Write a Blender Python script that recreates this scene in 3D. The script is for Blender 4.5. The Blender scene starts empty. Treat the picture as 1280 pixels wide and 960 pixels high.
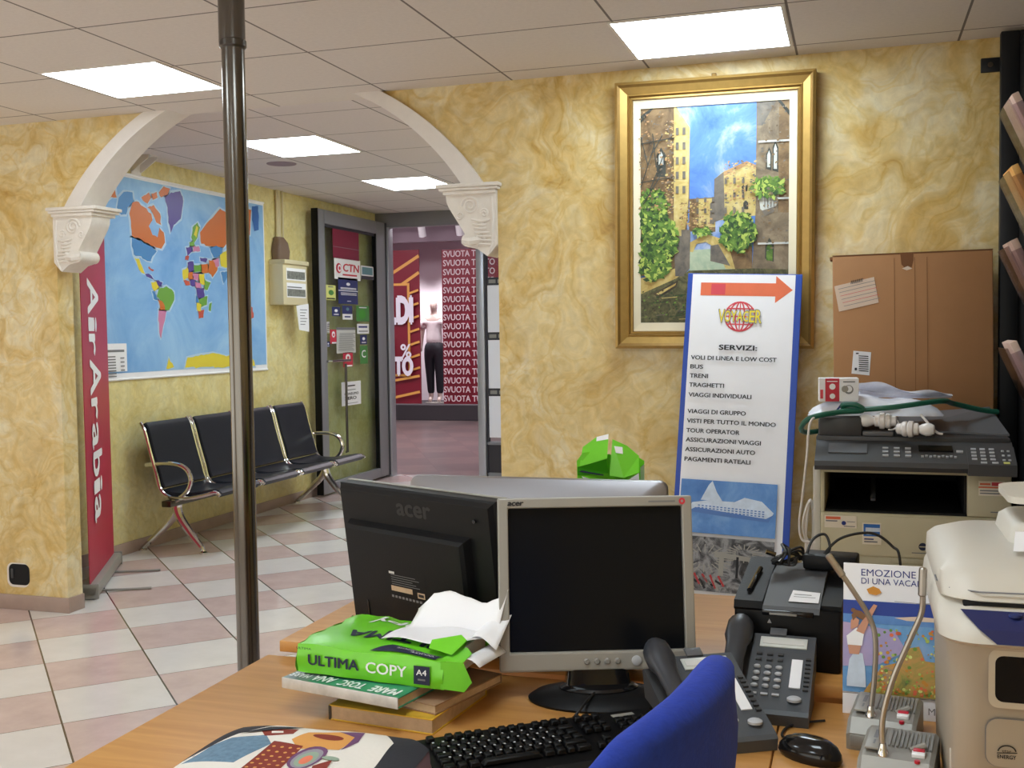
import bpy, bmesh, math, random
from mathutils import Vector, Matrix, Euler
random.seed(7)
C = bpy.context.scene.collection
R = math.radians
PI = math.pi

# ------------------------------------------------------------ camera, world, exposure
cam = bpy.data.cameras.new('camera')
cam.lens = 1354.5 / 1280 * 36.0
cam.sensor_width = 36.0
cam.clip_start = 0.02
camo = bpy.data.objects.new('camera', cam)
C.objects.link(camo)
_y, _p, _r = 0.30762433, 0.04652773, -0.01421211
_f = Vector((-math.sin(_y) * math.cos(_p), math.cos(_y) * math.cos(_p), -math.sin(_p)))
_a = Vector((math.cos(_y), math.sin(_y), 0))
_u = _a.cross(_f)
_a2 = _a * math.cos(_r) + _u * math.sin(_r)
_u2 = -_a * math.sin(_r) + _u * math.cos(_r)
camo.matrix_world = Matrix(((_a2.x, _u2.x, -_f.x, 0), (_a2.y, _u2.y, -_f.y, 0), (_a2.z, _u2.z, -_f.z, 1.40), (0, 0, 0, 1)))
bpy.context.scene.camera = camo
sc = bpy.context.scene
sc.view_settings.view_transform = 'Standard'
sc.view_settings.look = 'None'
sc.view_settings.gamma = 1.0
sc.view_settings.use_curve_mapping = False
sc.view_settings.exposure = 0.22
sc.cycles.use_denoising = True
sc.cycles.max_bounces = 10
sc.cycles.diffuse_bounces = 7
PANEL = 13.0          # ceiling light strength
MALL = 6.0           # corridor light strength
wd = bpy.data.worlds.new('world')
sc.world = wd
wd.use_nodes = True
wd.node_tree.nodes['Background'].inputs[0].default_value = (0.9, 0.95, 1.0, 1)
wd.node_tree.nodes['Background'].inputs[1].default_value = 0.22

# added unseen area lamps that lift the ceiling and walls; no window there
al = bpy.data.lights.new('fill_light', 'AREA'); al.shape = 'RECTANGLE'; al.size = 5.5; al.size_y = 1.9; al.energy = 48; al.color = (.95, 1.0, 1.0)
alo = bpy.data.objects.new('fill_light', al); C.objects.link(alo)
alo.location = (-2.6, -1.6, 1.25); alo.rotation_euler = (R(100), 0, 0)
al2 = bpy.data.lights.new('fill_light', 'AREA'); al2.shape = 'RECTANGLE'; al2.size = 5.0; al2.size_y = 1.9; al2.energy = 45; al2.color = (.95, 1.0, 1.0)  # second added fill lamp, from the left side, no window there
al2o = bpy.data.objects.new('fill_light', al2); C.objects.link(al2o)
al2o.location = (-6.9, 1.6, 1.25); al2o.rotation_euler = (R(100), 0, R(-90))

# ------------------------------------------------------------ materials
def lin(c):
    def g(x):
        x = x / 255.0
        return x / 12.92 if x <= 0.04045 else ((x + 0.055) / 1.055) ** 2.4
    return (g(c[0]), g(c[1]), g(c[2]), 1)
SPEC = {}
def spec(name, rgb, rough=0.5, metal=0.0, noise=None, bump=None, emit=0, trans=0, coat=0, alpha=1):
    SPEC[name] = (rgb, rough, metal, noise, bump, emit, trans, coat, alpha)
MC = {}
def nd(nt, t, **kw):
    n = nt.nodes.new(t)
    for k, v in kw.items():
        if k in n.inputs: n.inputs[k].default_value = v
        else: setattr(n, k, v)
    return n
def mat(name):
    if name in MC: return MC[name]
    m = bpy.data.materials.new(name)
    m.use_nodes = True
    MC[name] = m
    if name in CUSTOM:
        CUSTOM[name](m)
        return m
    rgb, rough, metal, noise, bump, emit, trans, coat, alpha = SPEC[name]
    nt = m.node_tree
    b = nt.nodes['Principled BSDF']
    b.inputs['Base Color'].default_value = lin(rgb)
    b.inputs['Roughness'].default_value = rough
    b.inputs['Metallic'].default_value = metal
    b.inputs['Coat Weight'].default_value = coat
    b.inputs['Transmission Weight'].default_value = trans
    b.inputs['Alpha'].default_value = alpha
    if name in ('screen', 'lcd_dark', 'cavity'): b.inputs['Specular IOR Level'].default_value = 0.12
    if name.startswith('black'): b.inputs['Specular IOR Level'].default_value = 0.22
    if emit:
        b.inputs['Emission Color'].default_value = lin(rgb)
        b.inputs['Emission Strength'].default_value = emit
    tc = None
    if noise or bump: tc = nd(nt, 'ShaderNodeTexCoord')
    if noise:
        s, amt = noise
        n = nd(nt, 'ShaderNodeTexNoise', Scale=s, Detail=5.0, Roughness=0.6)
        nt.links.new(tc.outputs['Object'], n.inputs['Vector'])
        mr = nd(nt, 'ShaderNodeMapRange')
        mr.inputs['From Min'].default_value = 0.3; mr.inputs['From Max'].default_value = 0.7
        mr.inputs['To Min'].default_value = 1 - amt; mr.inputs['To Max'].default_value = 1 + amt
        nt.links.new(n.outputs['Fac'], mr.inputs['Value'])
        mx = nd(nt, 'ShaderNodeVectorMath', operation='SCALE')
        mx.inputs[0].default_value = lin(rgb)[:3]
        nt.links.new(mr.outputs['Result'], mx.inputs['Scale'])
        nt.links.new(mx.outputs['Vector'], b.inputs['Base Color'])
    if bump:
        s, st = bump
        n = nd(nt, 'ShaderNodeTexNoise', Scale=s, Detail=4.0)
        nt.links.new(tc.outputs['Object'], n.inputs['Vector'])
        bp = nd(nt, 'ShaderNodeBump', Strength=st, Distance=0.002)
        nt.links.new(n.outputs['Fac'], bp.inputs['Height'])
        nt.links.new(bp.outputs['Normal'], b.inputs['Normal'])
    return m

def ramp(nt, stops):
    r = nd(nt, 'ShaderNodeValToRGB')
    e = r.color_ramp.elements
    while len(e) < len(stops): e.new(0.5)
    for i, (p, c) in enumerate(stops):
        e[i].position = p
        e[i].color = lin(c)
    return r
def plaster(light, mid, dark, vein):
    def mk(m):
        nt = m.node_tree; b = nt.nodes['Principled BSDF']; L = nt.links
        g = nd(nt, 'ShaderNodeNewGeometry')
        w = nd(nt, 'ShaderNodeTexNoise', Scale=1.7, Detail=3.0)
        L.new(g.outputs['Position'], w.inputs['Vector'])
        wm = nd(nt, 'ShaderNodeVectorMath', operation='SCALE'); wm.inputs['Scale'].default_value = 1.1
        L.new(w.outputs['Color'], wm.inputs[0])
        ad = nd(nt, 'ShaderNodeVectorMath', operation='ADD')
        L.new(g.outputs['Position'], ad.inputs[0]); L.new(wm.outputs['Vector'], ad.inputs[1])
        n = nd(nt, 'ShaderNodeTexNoise', Scale=2.0, Detail=6.0, Roughness=0.58, Distortion=1.7)
        L.new(ad.outputs['Vector'], n.inputs['Vector'])
        rg = nd(nt, 'ShaderNodeTexNoise', Scale=2.7, Detail=3.0, Roughness=0.5, Distortion=2.4)   # brush arcs
        L.new(ad.outputs['Vector'], rg.inputs['Vector'])
        sb = nd(nt, 'ShaderNodeMath', operation='SUBTRACT'); L.new(rg.outputs['Fac'], sb.inputs[0]); sb.inputs[1].default_value = 0.5
        ab = nd(nt, 'ShaderNodeMath', operation='ABSOLUTE'); L.new(sb.outputs[0], ab.inputs[0])
        rm = nd(nt, 'ShaderNodeMapRange'); rm.inputs['From Min'].default_value = 0.0; rm.inputs['From Max'].default_value = 0.07
        rm.inputs['To Min'].default_value = 0.095; rm.inputs['To Max'].default_value = -0.015
        L.new(ab.outputs[0], rm.inputs['Value'])
        sm = nd(nt, 'ShaderNodeMath', operation='ADD'); L.new(n.outputs['Fac'], sm.inputs[0]); L.new(rm.outputs[0], sm.inputs[1])
        r = ramp(nt, [(0.32, light), (0.50, mid), (0.70, dark), (0.86, vein)])
        L.new(sm.outputs[0], r.inputs['Fac'])
        v = nd(nt, 'ShaderNodeTexVoronoi', feature='DISTANCE_TO_EDGE', Scale=2.3)
        L.new(ad.outputs['Vector'], v.inputs['Vector'])
        mr = nd(nt, 'ShaderNodeMapRange'); mr.inputs['From Min'].default_value = 0; mr.inputs['From Max'].default_value = 0.07
        mr.inputs['To Min'].default_value = 0.30; mr.inputs['To Max'].default_value = 0
        L.new(v.outputs['Distance'], mr.inputs['Value'])
        n3 = nd(nt, 'ShaderNodeTexNoise', Scale=3.1, Detail=2.0)
        L.new(g.outputs['Position'], n3.inputs['Vector'])
        mm = nd(nt, 'ShaderNodeMath', operation='MULTIPLY'); L.new(mr.outputs['Result'], mm.inputs[0]); L.new(n3.outputs['Fac'], mm.inputs[1])
        mx = nd(nt, 'ShaderNodeMix', data_type='RGBA')
        L.new(mm.outputs['Value'], mx.inputs['Factor']); L.new(r.outputs['Color'], mx.inputs['A'])
        mx.inputs['B'].default_value = lin(vein)
        n2 = nd(nt, 'ShaderNodeTexNoise', Scale=14.0, Detail=6.0, Roughness=0.7, Distortion=1.2)
        L.new(g.outputs['Position'], n2.inputs['Vector'])
        r2 = ramp(nt, [(0.3, (205, 205, 205)), (0.7, (255, 255, 255))])
        L.new(n2.outputs['Fac'], r2.inputs['Fac'])
        mu = nd(nt, 'ShaderNodeMix', data_type='RGBA', blend_type='MULTIPLY')
        mu.inputs['Factor'].default_value = 0.6
        L.new(mx.outputs['Result'], mu.inputs['A']); L.new(r2.outputs['Color'], mu.inputs['B'])
        L.new(mu.outputs['Result'], b.inputs['Base Color'])
        b.inputs['Roughness'].default_value = 0.42
        bp = nd(nt, 'ShaderNodeBump', Strength=0.12, Distance=0.003)
        L.new(n.outputs['Fac'], bp.inputs['Height']); L.new(bp.outputs['Normal'], b.inputs['Normal'])
    return mk
def floor_mat(c1, c2, grout, size, offn, offt, rot, rough):
    def mk(m):
        nt = m.node_tree; b = nt.nodes['Principled BSDF']; L = nt.links
        g = nd(nt, 'ShaderNodeNewGeometry')
        mp = nd(nt, 'ShaderNodeMapping'); mp.inputs['Rotation'].default_value = (0, 0, rot)
        L.new(g.outputs['Position'], mp.inputs['Vector'])
        sx = nd(nt, 'ShaderNodeSeparateXYZ'); L.new(mp.outputs['Vector'], sx.inputs['Vector'])
        def m_(op, a, bb=None):
            n = nd(nt, 'ShaderNodeMath', operation=op)
            for i, q in enumerate((a, bb)):
                if q is None: continue
                if isinstance(q, (int, float)): n.inputs[i].default_value = q
                else: L.new(q, n.inputs[i])
            return n.outputs['Value']
        a = m_('DIVIDE', m_('SUBTRACT', sx.outputs['X'], offn), size)
        t = m_('DIVIDE', m_('SUBTRACT', sx.outputs['Y'], offt), size * 1.02)
        fa, ft = m_('FLOOR', a), m_('FLOOR', t)
        chk = m_('FLOORED_MODULO', m_('ADD', fa, ft), 2.0)
        da = m_('MINIMUM', m_('SUBTRACT', a, fa), m_('SUBTRACT', 1.0, m_('SUBTRACT', a, fa)))
        dt = m_('MINIMUM', m_('SUBTRACT', t, ft), m_('SUBTRACT', 1.0, m_('SUBTRACT', t, ft)))
        ga = m_('LESS_THAN', da, 0.0085); gt = m_('LESS_THAN', dt, 0.0045)
        grt = m_('MAXIMUM', ga, gt)
        n = nd(nt, 'ShaderNodeTexNoise', Scale=5.0, Detail=6.0, Roughness=0.65)
        L.new(g.outputs['Position'], n.inputs['Vector'])
        r1 = ramp(nt, [(0.3, tuple(x - 9 for x in c1)), (0.65, c1)])
        r2 = ramp(nt, [(0.3, tuple(x - 16 for x in c2)), (0.65, c2)])
        L.new(n.outputs['Fac'], r1.inputs['Fac']); L.new(n.outputs['Fac'], r2.inputs['Fac'])
        mx = nd(nt, 'ShaderNodeMix', data_type='RGBA')
        L.new(chk, mx.inputs['Factor']); L.new(r1.outputs['Color'], mx.inputs['A']); L.new(r2.outputs['Color'], mx.inputs['B'])
        m2 = nd(nt, 'ShaderNodeMix', data_type='RGBA')
        L.new(grt, m2.inputs['Factor']); L.new(mx.outputs['Result'], m2.inputs['A']); m2.inputs['B'].default_value = lin(grout)
        L.new(m2.outputs['Result'], b.inputs['Base Color'])
        b.inputs['Roughness'].default_value = rough
    return mk
def ceil_mat(x0, dx, y0, dy, col, line):
    def mk(m):
        nt = m.node_tree; b = nt.nodes['Principled BSDF']; L = nt.links
        g = nd(nt, 'ShaderNodeNewGeometry')
        sx = nd(nt, 'ShaderNodeSeparateXYZ'); L.new(g.outputs['Position'], sx.inputs['Vector'])
        outs = []
        for ax, o, d in (('X', x0, dx), ('Y', y0, dy)):
            s = nd(nt, 'ShaderNodeMath', operation='SUBTRACT'); L.new(sx.outputs[ax], s.inputs[0]); s.inputs[1].default_value = o
            q = nd(nt, 'ShaderNodeMath', operation='DIVIDE'); L.new(s.outputs[0], q.inputs[0]); q.inputs[1].default_value = d
            pp = nd(nt, 'ShaderNodeMath', operation='PINGPONG'); L.new(q.outputs[0], pp.inputs[0]); pp.inputs[1].default_value = 0.5
            outs.append((pp, q))
        lt = []
        for pp, q in outs:
            l = nd(nt, 'ShaderNodeMath', operation='LESS_THAN'); L.new(pp.outputs[0], l.inputs[0]); l.inputs[1].default_value = 0.0075
            lt.append(l)
        mxx = nd(nt, 'ShaderNodeMath', operation='MAXIMUM'); L.new(lt[0].outputs[0], mxx.inputs[0]); L.new(lt[1].outputs[0], mxx.inputs[1])
        n = nd(nt, 'ShaderNodeTexNoise', Scale=60.0, Detail=4.0, Roughness=0.7); L.new(g.outputs['Position'], n.inputs['Vector'])
        r = ramp(nt, [(0.3, tuple(x - 8 for x in col)), (0.7, col)]); L.new(n.outputs['Fac'], r.inputs['Fac'])
        mx = nd(nt, 'ShaderNodeMix', data_type='RGBA')
        L.new(mxx.outputs[0], mx.inputs['Factor']); L.new(r.outputs['Color'], mx.inputs['A']); mx.inputs['B'].default_value = lin(line)
        L.new(mx.outputs['Result'], b.inputs['Base Color']); b.inputs['Roughness'].default_value = 0.85
    return mk
def wood(c1, c2):
    def mk(m):
        nt = m.node_tree; b = nt.nodes['Principled BSDF']; L = nt.links
        tc = nd(nt, 'ShaderNodeNewGeometry')
        mp = nd(nt, 'ShaderNodeMapping'); mp.inputs['Scale'].default_value = (1.2, 14.0, 14.0)
        L.new(tc.outputs['Position'], mp.inputs['Vector'])
        n = nd(nt, 'ShaderNodeTexNoise', Scale=3.0, Detail=6.0, Roughness=0.6, Distortion=0.4); L.new(mp.outputs['Vector'], n.inputs['Vector'])
        r = ramp(nt, [(0.3, c1), (0.7, c2)]); L.new(n.outputs['Fac'], r.inputs['Fac'])
        L.new(r.outputs['Color'], b.inputs['Base Color']); b.inputs['Roughness'].default_value = 0.38
    return mk
def mottled(cols, scale, rough=0.5, detail=6.0, dist=0.6):
    def mk(m):
        nt = m.node_tree; b = nt.nodes['Principled BSDF']; L = nt.links
        tc = nd(nt, 'ShaderNodeTexCoord')
        n = nd(nt, 'ShaderNodeTexNoise', Scale=scale, Detail=detail, Roughness=0.65, Distortion=dist); L.new(tc.outputs['Object'], n.inputs['Vector'])
        k = len(cols)
        r = ramp(nt, [(0.3 + 0.4 * i / (k - 1), c) for i, c in enumerate(cols)]); L.new(n.outputs['Fac'], r.inputs['Fac'])
        L.new(r.outputs['Color'], b.inputs['Base Color']); b.inputs['Roughness'].default_value = rough
    return mk
def glassy(col, fac, rough=0.02):
    def mk(m):   # thin pane: clear with a fresnel reflection
        nt = m.node_tree; L = nt.links
        nt.nodes.remove(nt.nodes['Principled BSDF'])
        out = [n for n in nt.nodes if n.type == 'OUTPUT_MATERIAL'][0]
        t = nd(nt, 'ShaderNodeBsdfTransparent'); t.inputs[0].default_value = lin(col)
        g = nd(nt, 'ShaderNodeBsdfGlossy', Roughness=rough)
        lw = nd(nt, 'ShaderNodeLayerWeight', Blend=0.5)
        pw = nd(nt, 'ShaderNodeMath', operation='POWER'); L.new(lw.outputs['Facing'], pw.inputs[0]); pw.inputs[1].default_value = 5.0
        fr = nd(nt, 'ShaderNodeMath', operation='MULTIPLY_ADD'); L.new(pw.outputs[0], fr.inputs[0]); fr.inputs[1].default_value = 0.5; fr.inputs[2].default_value = fac
        mx = nd(nt, 'ShaderNodeMixShader')
        L.new(fr.outputs[0], mx.inputs[0]); L.new(t.outputs[0], mx.inputs[1]); L.new(g.outputs[0], mx.inputs[2])
        L.new(mx.outputs[0], out.inputs['Surface'])
    return mk
CUSTOM = {
 'plaster': plaster((240, 228, 192), (230, 206, 146), (214, 178, 100), (178, 132, 56)),
 'plaster_pale': plaster((240, 230, 178), (236, 222, 160), (228, 210, 138), (212, 186, 106)),
 'floor_tile': floor_mat((228, 224, 222), (214, 192, 188), (70, 62, 60), 0.408, 0.317, 4.225, -PI / 4, 0.16),
 'mall_tile': floor_mat((116, 104, 104), (132, 116, 114), (110, 90, 92), 0.6, 0.0, 0.0, -PI / 4 + 0.3, 0.3),
 'ceil': ceil_mat(-0.225, 0.6, 3.82, 0.575, (224, 216, 208), (120, 112, 106)),
 'ceil_b': ceil_mat(-0.05, 0.6, 5.90, 0.61, (224, 216, 214), (126, 118, 116)),
 'desk_wood': wood((188, 132, 68), (206, 152, 86)),
 'sea': mottled([(104, 160, 222), (136, 184, 232), (162, 204, 240)], 2.2, 0.4),
 'art_sky': mottled([(52, 98, 188), (98, 142, 212), (206, 212, 222)], 4.0, 0.5),
 'art_brick': mottled([(78, 62, 44), (128, 102, 70), (160, 132, 92)], 14, 0.6),
 'art_lite': mottled([(176, 146, 78), (208, 186, 116), (222, 206, 150)], 16, 0.6),
 'art_roof': mottled([(170, 120, 80), (206, 170, 120)], 16, 0.6),
 'art_shade': mottled([(92, 88, 84), (136, 126, 112)], 18, 0.6),
 'art_stone': mottled([(96, 82, 68), (132, 116, 94), (162, 146, 120)], 14, 0.6),
 'art_pale': mottled([(190, 196, 196), (216, 216, 206)], 18, 0.6),
 'art_dark': mottled([(40, 44, 40), (78, 78, 70)], 16, 0.6),
 'art_bush': mottled([(38, 66, 34), (82, 120, 48), (130, 158, 70)], 26, 0.6),
 'art_water': mottled([(150, 176, 150), (196, 206, 178)], 18, 0.5),
 'art_dkwat': mottled([(46, 48, 32), (88, 88, 56), (130, 122, 80)], 20, 0.5, 8, 2.0),
 'art_boat': mottled([(50, 44, 34), (96, 80, 56)], 14, 0.6),
 'photo_sea': mottled([(60, 110, 180), (90, 140, 205), (128, 170, 220)], 5, 0.4),
 'photo_moto': mottled([(24, 24, 26), (70, 70, 74), (150, 150, 152), (40, 40, 44)], 13, 0.4, 8, 1.5),
 'photo_coral': mottled([(70, 100, 60), (160, 150, 70), (200, 150, 80), (90, 120, 130)], 22, 0.4),
 'photo_blue': mottled([(60, 120, 190), (110, 165, 215), (160, 180, 220)], 6, 0.4),
 'photo_pink': mottled([(150, 150, 200), (190, 165, 200)], 8, 0.4),
 'window_glass': glassy((238, 244, 242), .02),
 'film_clear': glassy((236, 236, 240), .06, 0.15),
 'acrylic': glassy((240, 236, 240), .08, 0.1),
 'brochure_mix': mottled([(224, 188, 178), (232, 206, 190), (222, 218, 228)], 9, 0.4),
 'brochure_orange': mottled([(230, 150, 60), (240, 190, 110), (210, 120, 60)], 9, 0.4),
 'brochure_brown': mottled([(170, 136, 122), (200, 172, 156), (150, 136, 142)], 9, 0.4),
}
for n, c in dict(o=(206, 112, 48), b=(74, 136, 196), p=(86, 66, 146), y=(226, 208, 60), g=(112, 166, 68), k=(206, 130, 168), r=(198, 88, 70), d=(52, 104, 176)).items():
    spec('map_' + n, c, 0.35)
spec('white_paint', (226, 220, 214), 0.6, noise=(20, .03))
spec('stone_white', (228, 222, 214), 0.65, noise=(25, .05))
spec('base_tile', (168, 146, 136), 0.35, noise=(8, .08))
spec('steel', (112, 108, 103), 0.2, 1.0, noise=(3, .08))
spec('steel_dark', (92, 88, 84), 0.28, 1.0)
spec('chrome', (215, 213, 210), 0.12, 1.0)
spec('alu', (140, 140, 146), 0.45, 0.2)
spec('alu_lite', (176, 178, 186), 0.35, 0.5)
spec('alu_dark', (62, 62, 68), 0.4, 0.4)
spec('black_vinyl', (28, 30, 38), 0.38, bump=(90, .15))
spec('black_plastic', (11, 11, 13), 0.45)
spec('black_satin', (13, 13, 15), 0.5, bump=(200, .1))
spec('black_gloss', (14, 14, 17), 0.18, coat=.4)
spec('screen', (16, 18, 22), 0.22)
spec('rubber', (25, 25, 26), 0.7)
spec('silver_plastic', (154, 151, 144), 0.42, 0.15)
spec('silver_dark', (140, 138, 134), 0.42, 0.2)
spec('silver_back', (150, 148, 152), 0.36, 0.75)
spec('putty', (198, 190, 160), 0.5)
spec('putty_dark', (178, 172, 146), 0.5)
spec('charcoal', (62, 62, 64), 0.5)
spec('charcoal_lite', (92, 94, 98), 0.45)
spec('cavity', (34, 34, 36), 0.6)
spec('printer_white', (204, 199, 189), 0.45)
spec('printer_edge', (196, 188, 172), 0.45)
spec('printer_beige_shaded', (172, 162, 146), 0.5)  # beige with the shading of the printer's front put into the colour
spec('navy', (30, 38, 92), 0.4)
spec('lcd_dark', (26, 24, 24), 0.2)
spec('lcd_pale', (206, 210, 206), 0.3)
spec('key_grey', (178, 180, 184), 0.45)
spec('phone_grey', (72, 76, 82), 0.5)
spec('paper', (240, 240, 244), 0.7, noise=(6, .02))
spec('paper_cream', (232, 222, 204), 0.7)
spec('paper_grey', (208, 208, 206), 0.7)
spec('ink', (26, 26, 30), 0.6)
spec('ink_blue', (40, 52, 128), 0.5)
spec('ink_grey', (120, 120, 124), 0.6)
spec('red_banner', (176, 28, 62), 0.45, noise=(2, .05))
spec('white_print', (244, 244, 246), 0.45)
spec('gold', (176, 142, 78), 0.42, 0.55, noise=(30, .08))
spec('gold_dark', (134, 102, 48), 0.45, 0.5, noise=(30, .1))
spec('mat_cream', (232, 222, 194), 0.8, bump=(150, .2))
spec('board_blue', (36, 74, 170), 0.4)
spec('arrow_orange', (226, 112, 74), 0.5, noise=(12, .06))
spec('logo_red', (214, 72, 84), 0.5)
spec('logo_yellow', (240, 220, 60), 0.5)
spec('ship_white', (206, 220, 238), 0.5, noise=(30, .12))
spec('ship_blue', (84, 124, 190), 0.5)
spec('rust_red', (176, 52, 56), 0.5)
spec('cardboard', (166, 120, 78), 0.75, noise=(5, .05))
spec('cardboard_dark', (120, 78, 44), 0.8)
spec('label_peach', (226, 204, 184), 0.7)
spec('green_wrap', (116, 210, 44), 0.28, noise=(5, .08))
spec('green_dark', (60, 150, 24), 0.35)
spec('ink_navy', (22, 30, 62), 0.5)
spec('cable_green', (22, 92, 72), 0.45)
spec('cable_white', (216, 210, 204), 0.5)
spec('cable_black', (20, 20, 22), 0.5)
spec('red_box', (196, 40, 62), 0.4)
spec('bag_film', (228, 230, 240), 0.25, noise=(18, .1))
spec('porcelain', (232, 228, 226), 0.25)
spec('opal', (238, 236, 234), 0.3)
spec('blue_fabric', (20, 52, 156), 0.9, noise=(120, .12), bump=(260, .35))
spec('book_green', (54, 140, 110), 0.32)
spec('book_pages', (196, 170, 140), 0.8, noise=(60, .12))
spec('book_brown', (150, 118, 92), 0.6, noise=(14, .15))
spec('book_yellow', (214, 170, 50), 0.4, noise=(12, .15))
spec('book_dark', (66, 58, 48), 0.5)
spec('book_teal', (110, 132, 128), 0.3, noise=(24, .3))
spec('cloth_white', (232, 226, 218), 0.9, bump=(160, .2))
spec('cloth_dark', (44, 44, 52), 0.9, bump=(160, .2))
spec('cloth_plum', (84, 58, 62), 0.9, bump=(160, .2))
spec('cloth_orange', (222, 158, 84), 0.9, bump=(160, .2))
spec('cloth_red', (136, 52, 40), 0.9, bump=(160, .2))
spec('cloth_blue', (104, 134, 158), 0.9, noise=(90, .2), bump=(160, .2))
spec('cloth_grey', (150, 146, 156), 0.9, bump=(160, .2))
spec('cloth_purple', (112, 72, 112), 0.9, bump=(160, .2))
spec('cloth_sage', (150, 168, 150), 0.9, bump=(160, .2))
spec('rack_black', (26, 27, 30), 0.5, 0.3)
spec('cream_plastic', (216, 204, 166), 0.5)
spec('brown_plastic', (122, 100, 84), 0.5)
spec('photo_grey', (120, 122, 116), 0.5, noise=(40, .5))
spec('sale_red', (124, 22, 42), 0.4)
spec('sale_gold', (226, 168, 84), 0.4)
spec('maroon', (132, 28, 56), 0.4)
spec('teal_print', (96, 140, 150), 0.4)
spec('stick_navy', (28, 44, 104), 0.4)
spec('stick_green', (70, 140, 60), 0.4)
spec('stick_red', (206, 44, 66), 0.4)
spec('stick_yellow', (222, 224, 130), 0.4)
spec('mall_wall', (224, 216, 224), 0.7)
spec('mall_head', (150, 132, 142), 0.7)
spec('mall_dark', (50, 46, 50), 0.6)
spec('mall_white', (232, 232, 242), 0.4)
spec('skin_mannequin', (206, 186, 178), 0.4)
spec('shirt', (226, 220, 224), 0.8, noise=(12, .05))
spec('trousers', (30, 30, 40), 0.7)
spec('light_white', (232, 247, 255), 0.5, emit=PANEL)
spec('mall_light', (255, 244, 250), 0.5, emit=MALL)
spec('amex_blue', (44, 104, 180), 0.4)
spec('amex_deep', (28, 60, 150), 0.4)
spec('shell', (206, 140, 50), 0.5)
spec('skin', (206, 150, 122), 0.6)
spec('hair', (130, 92, 62), 0.7)
spec('cabinet_grey', (150, 146, 140), 0.5)
spec('led_red', (190, 30, 52), 0.35)
spec('leaf_lite', (176, 196, 92), 0.6)
spec('leaf_mid', (112, 150, 62), 0.6)
spec('leaf_dark', (46, 74, 42), 0.6)
spec('handset', (50, 52, 58), 0.36)
spec('neck_steel', (178, 172, 164), 0.28, 0.9)
spec('halo', (186, 212, 238), 0.4)
spec('mark_black', (9, 9, 10), 0.4)
spec('print_rose', (214, 196, 200), 0.5)
spec('clear_wrap', (206, 202, 196), 0.2, noise=(20, .2))
spec('shirt_grey', (90, 92, 90), 0.8)

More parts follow.
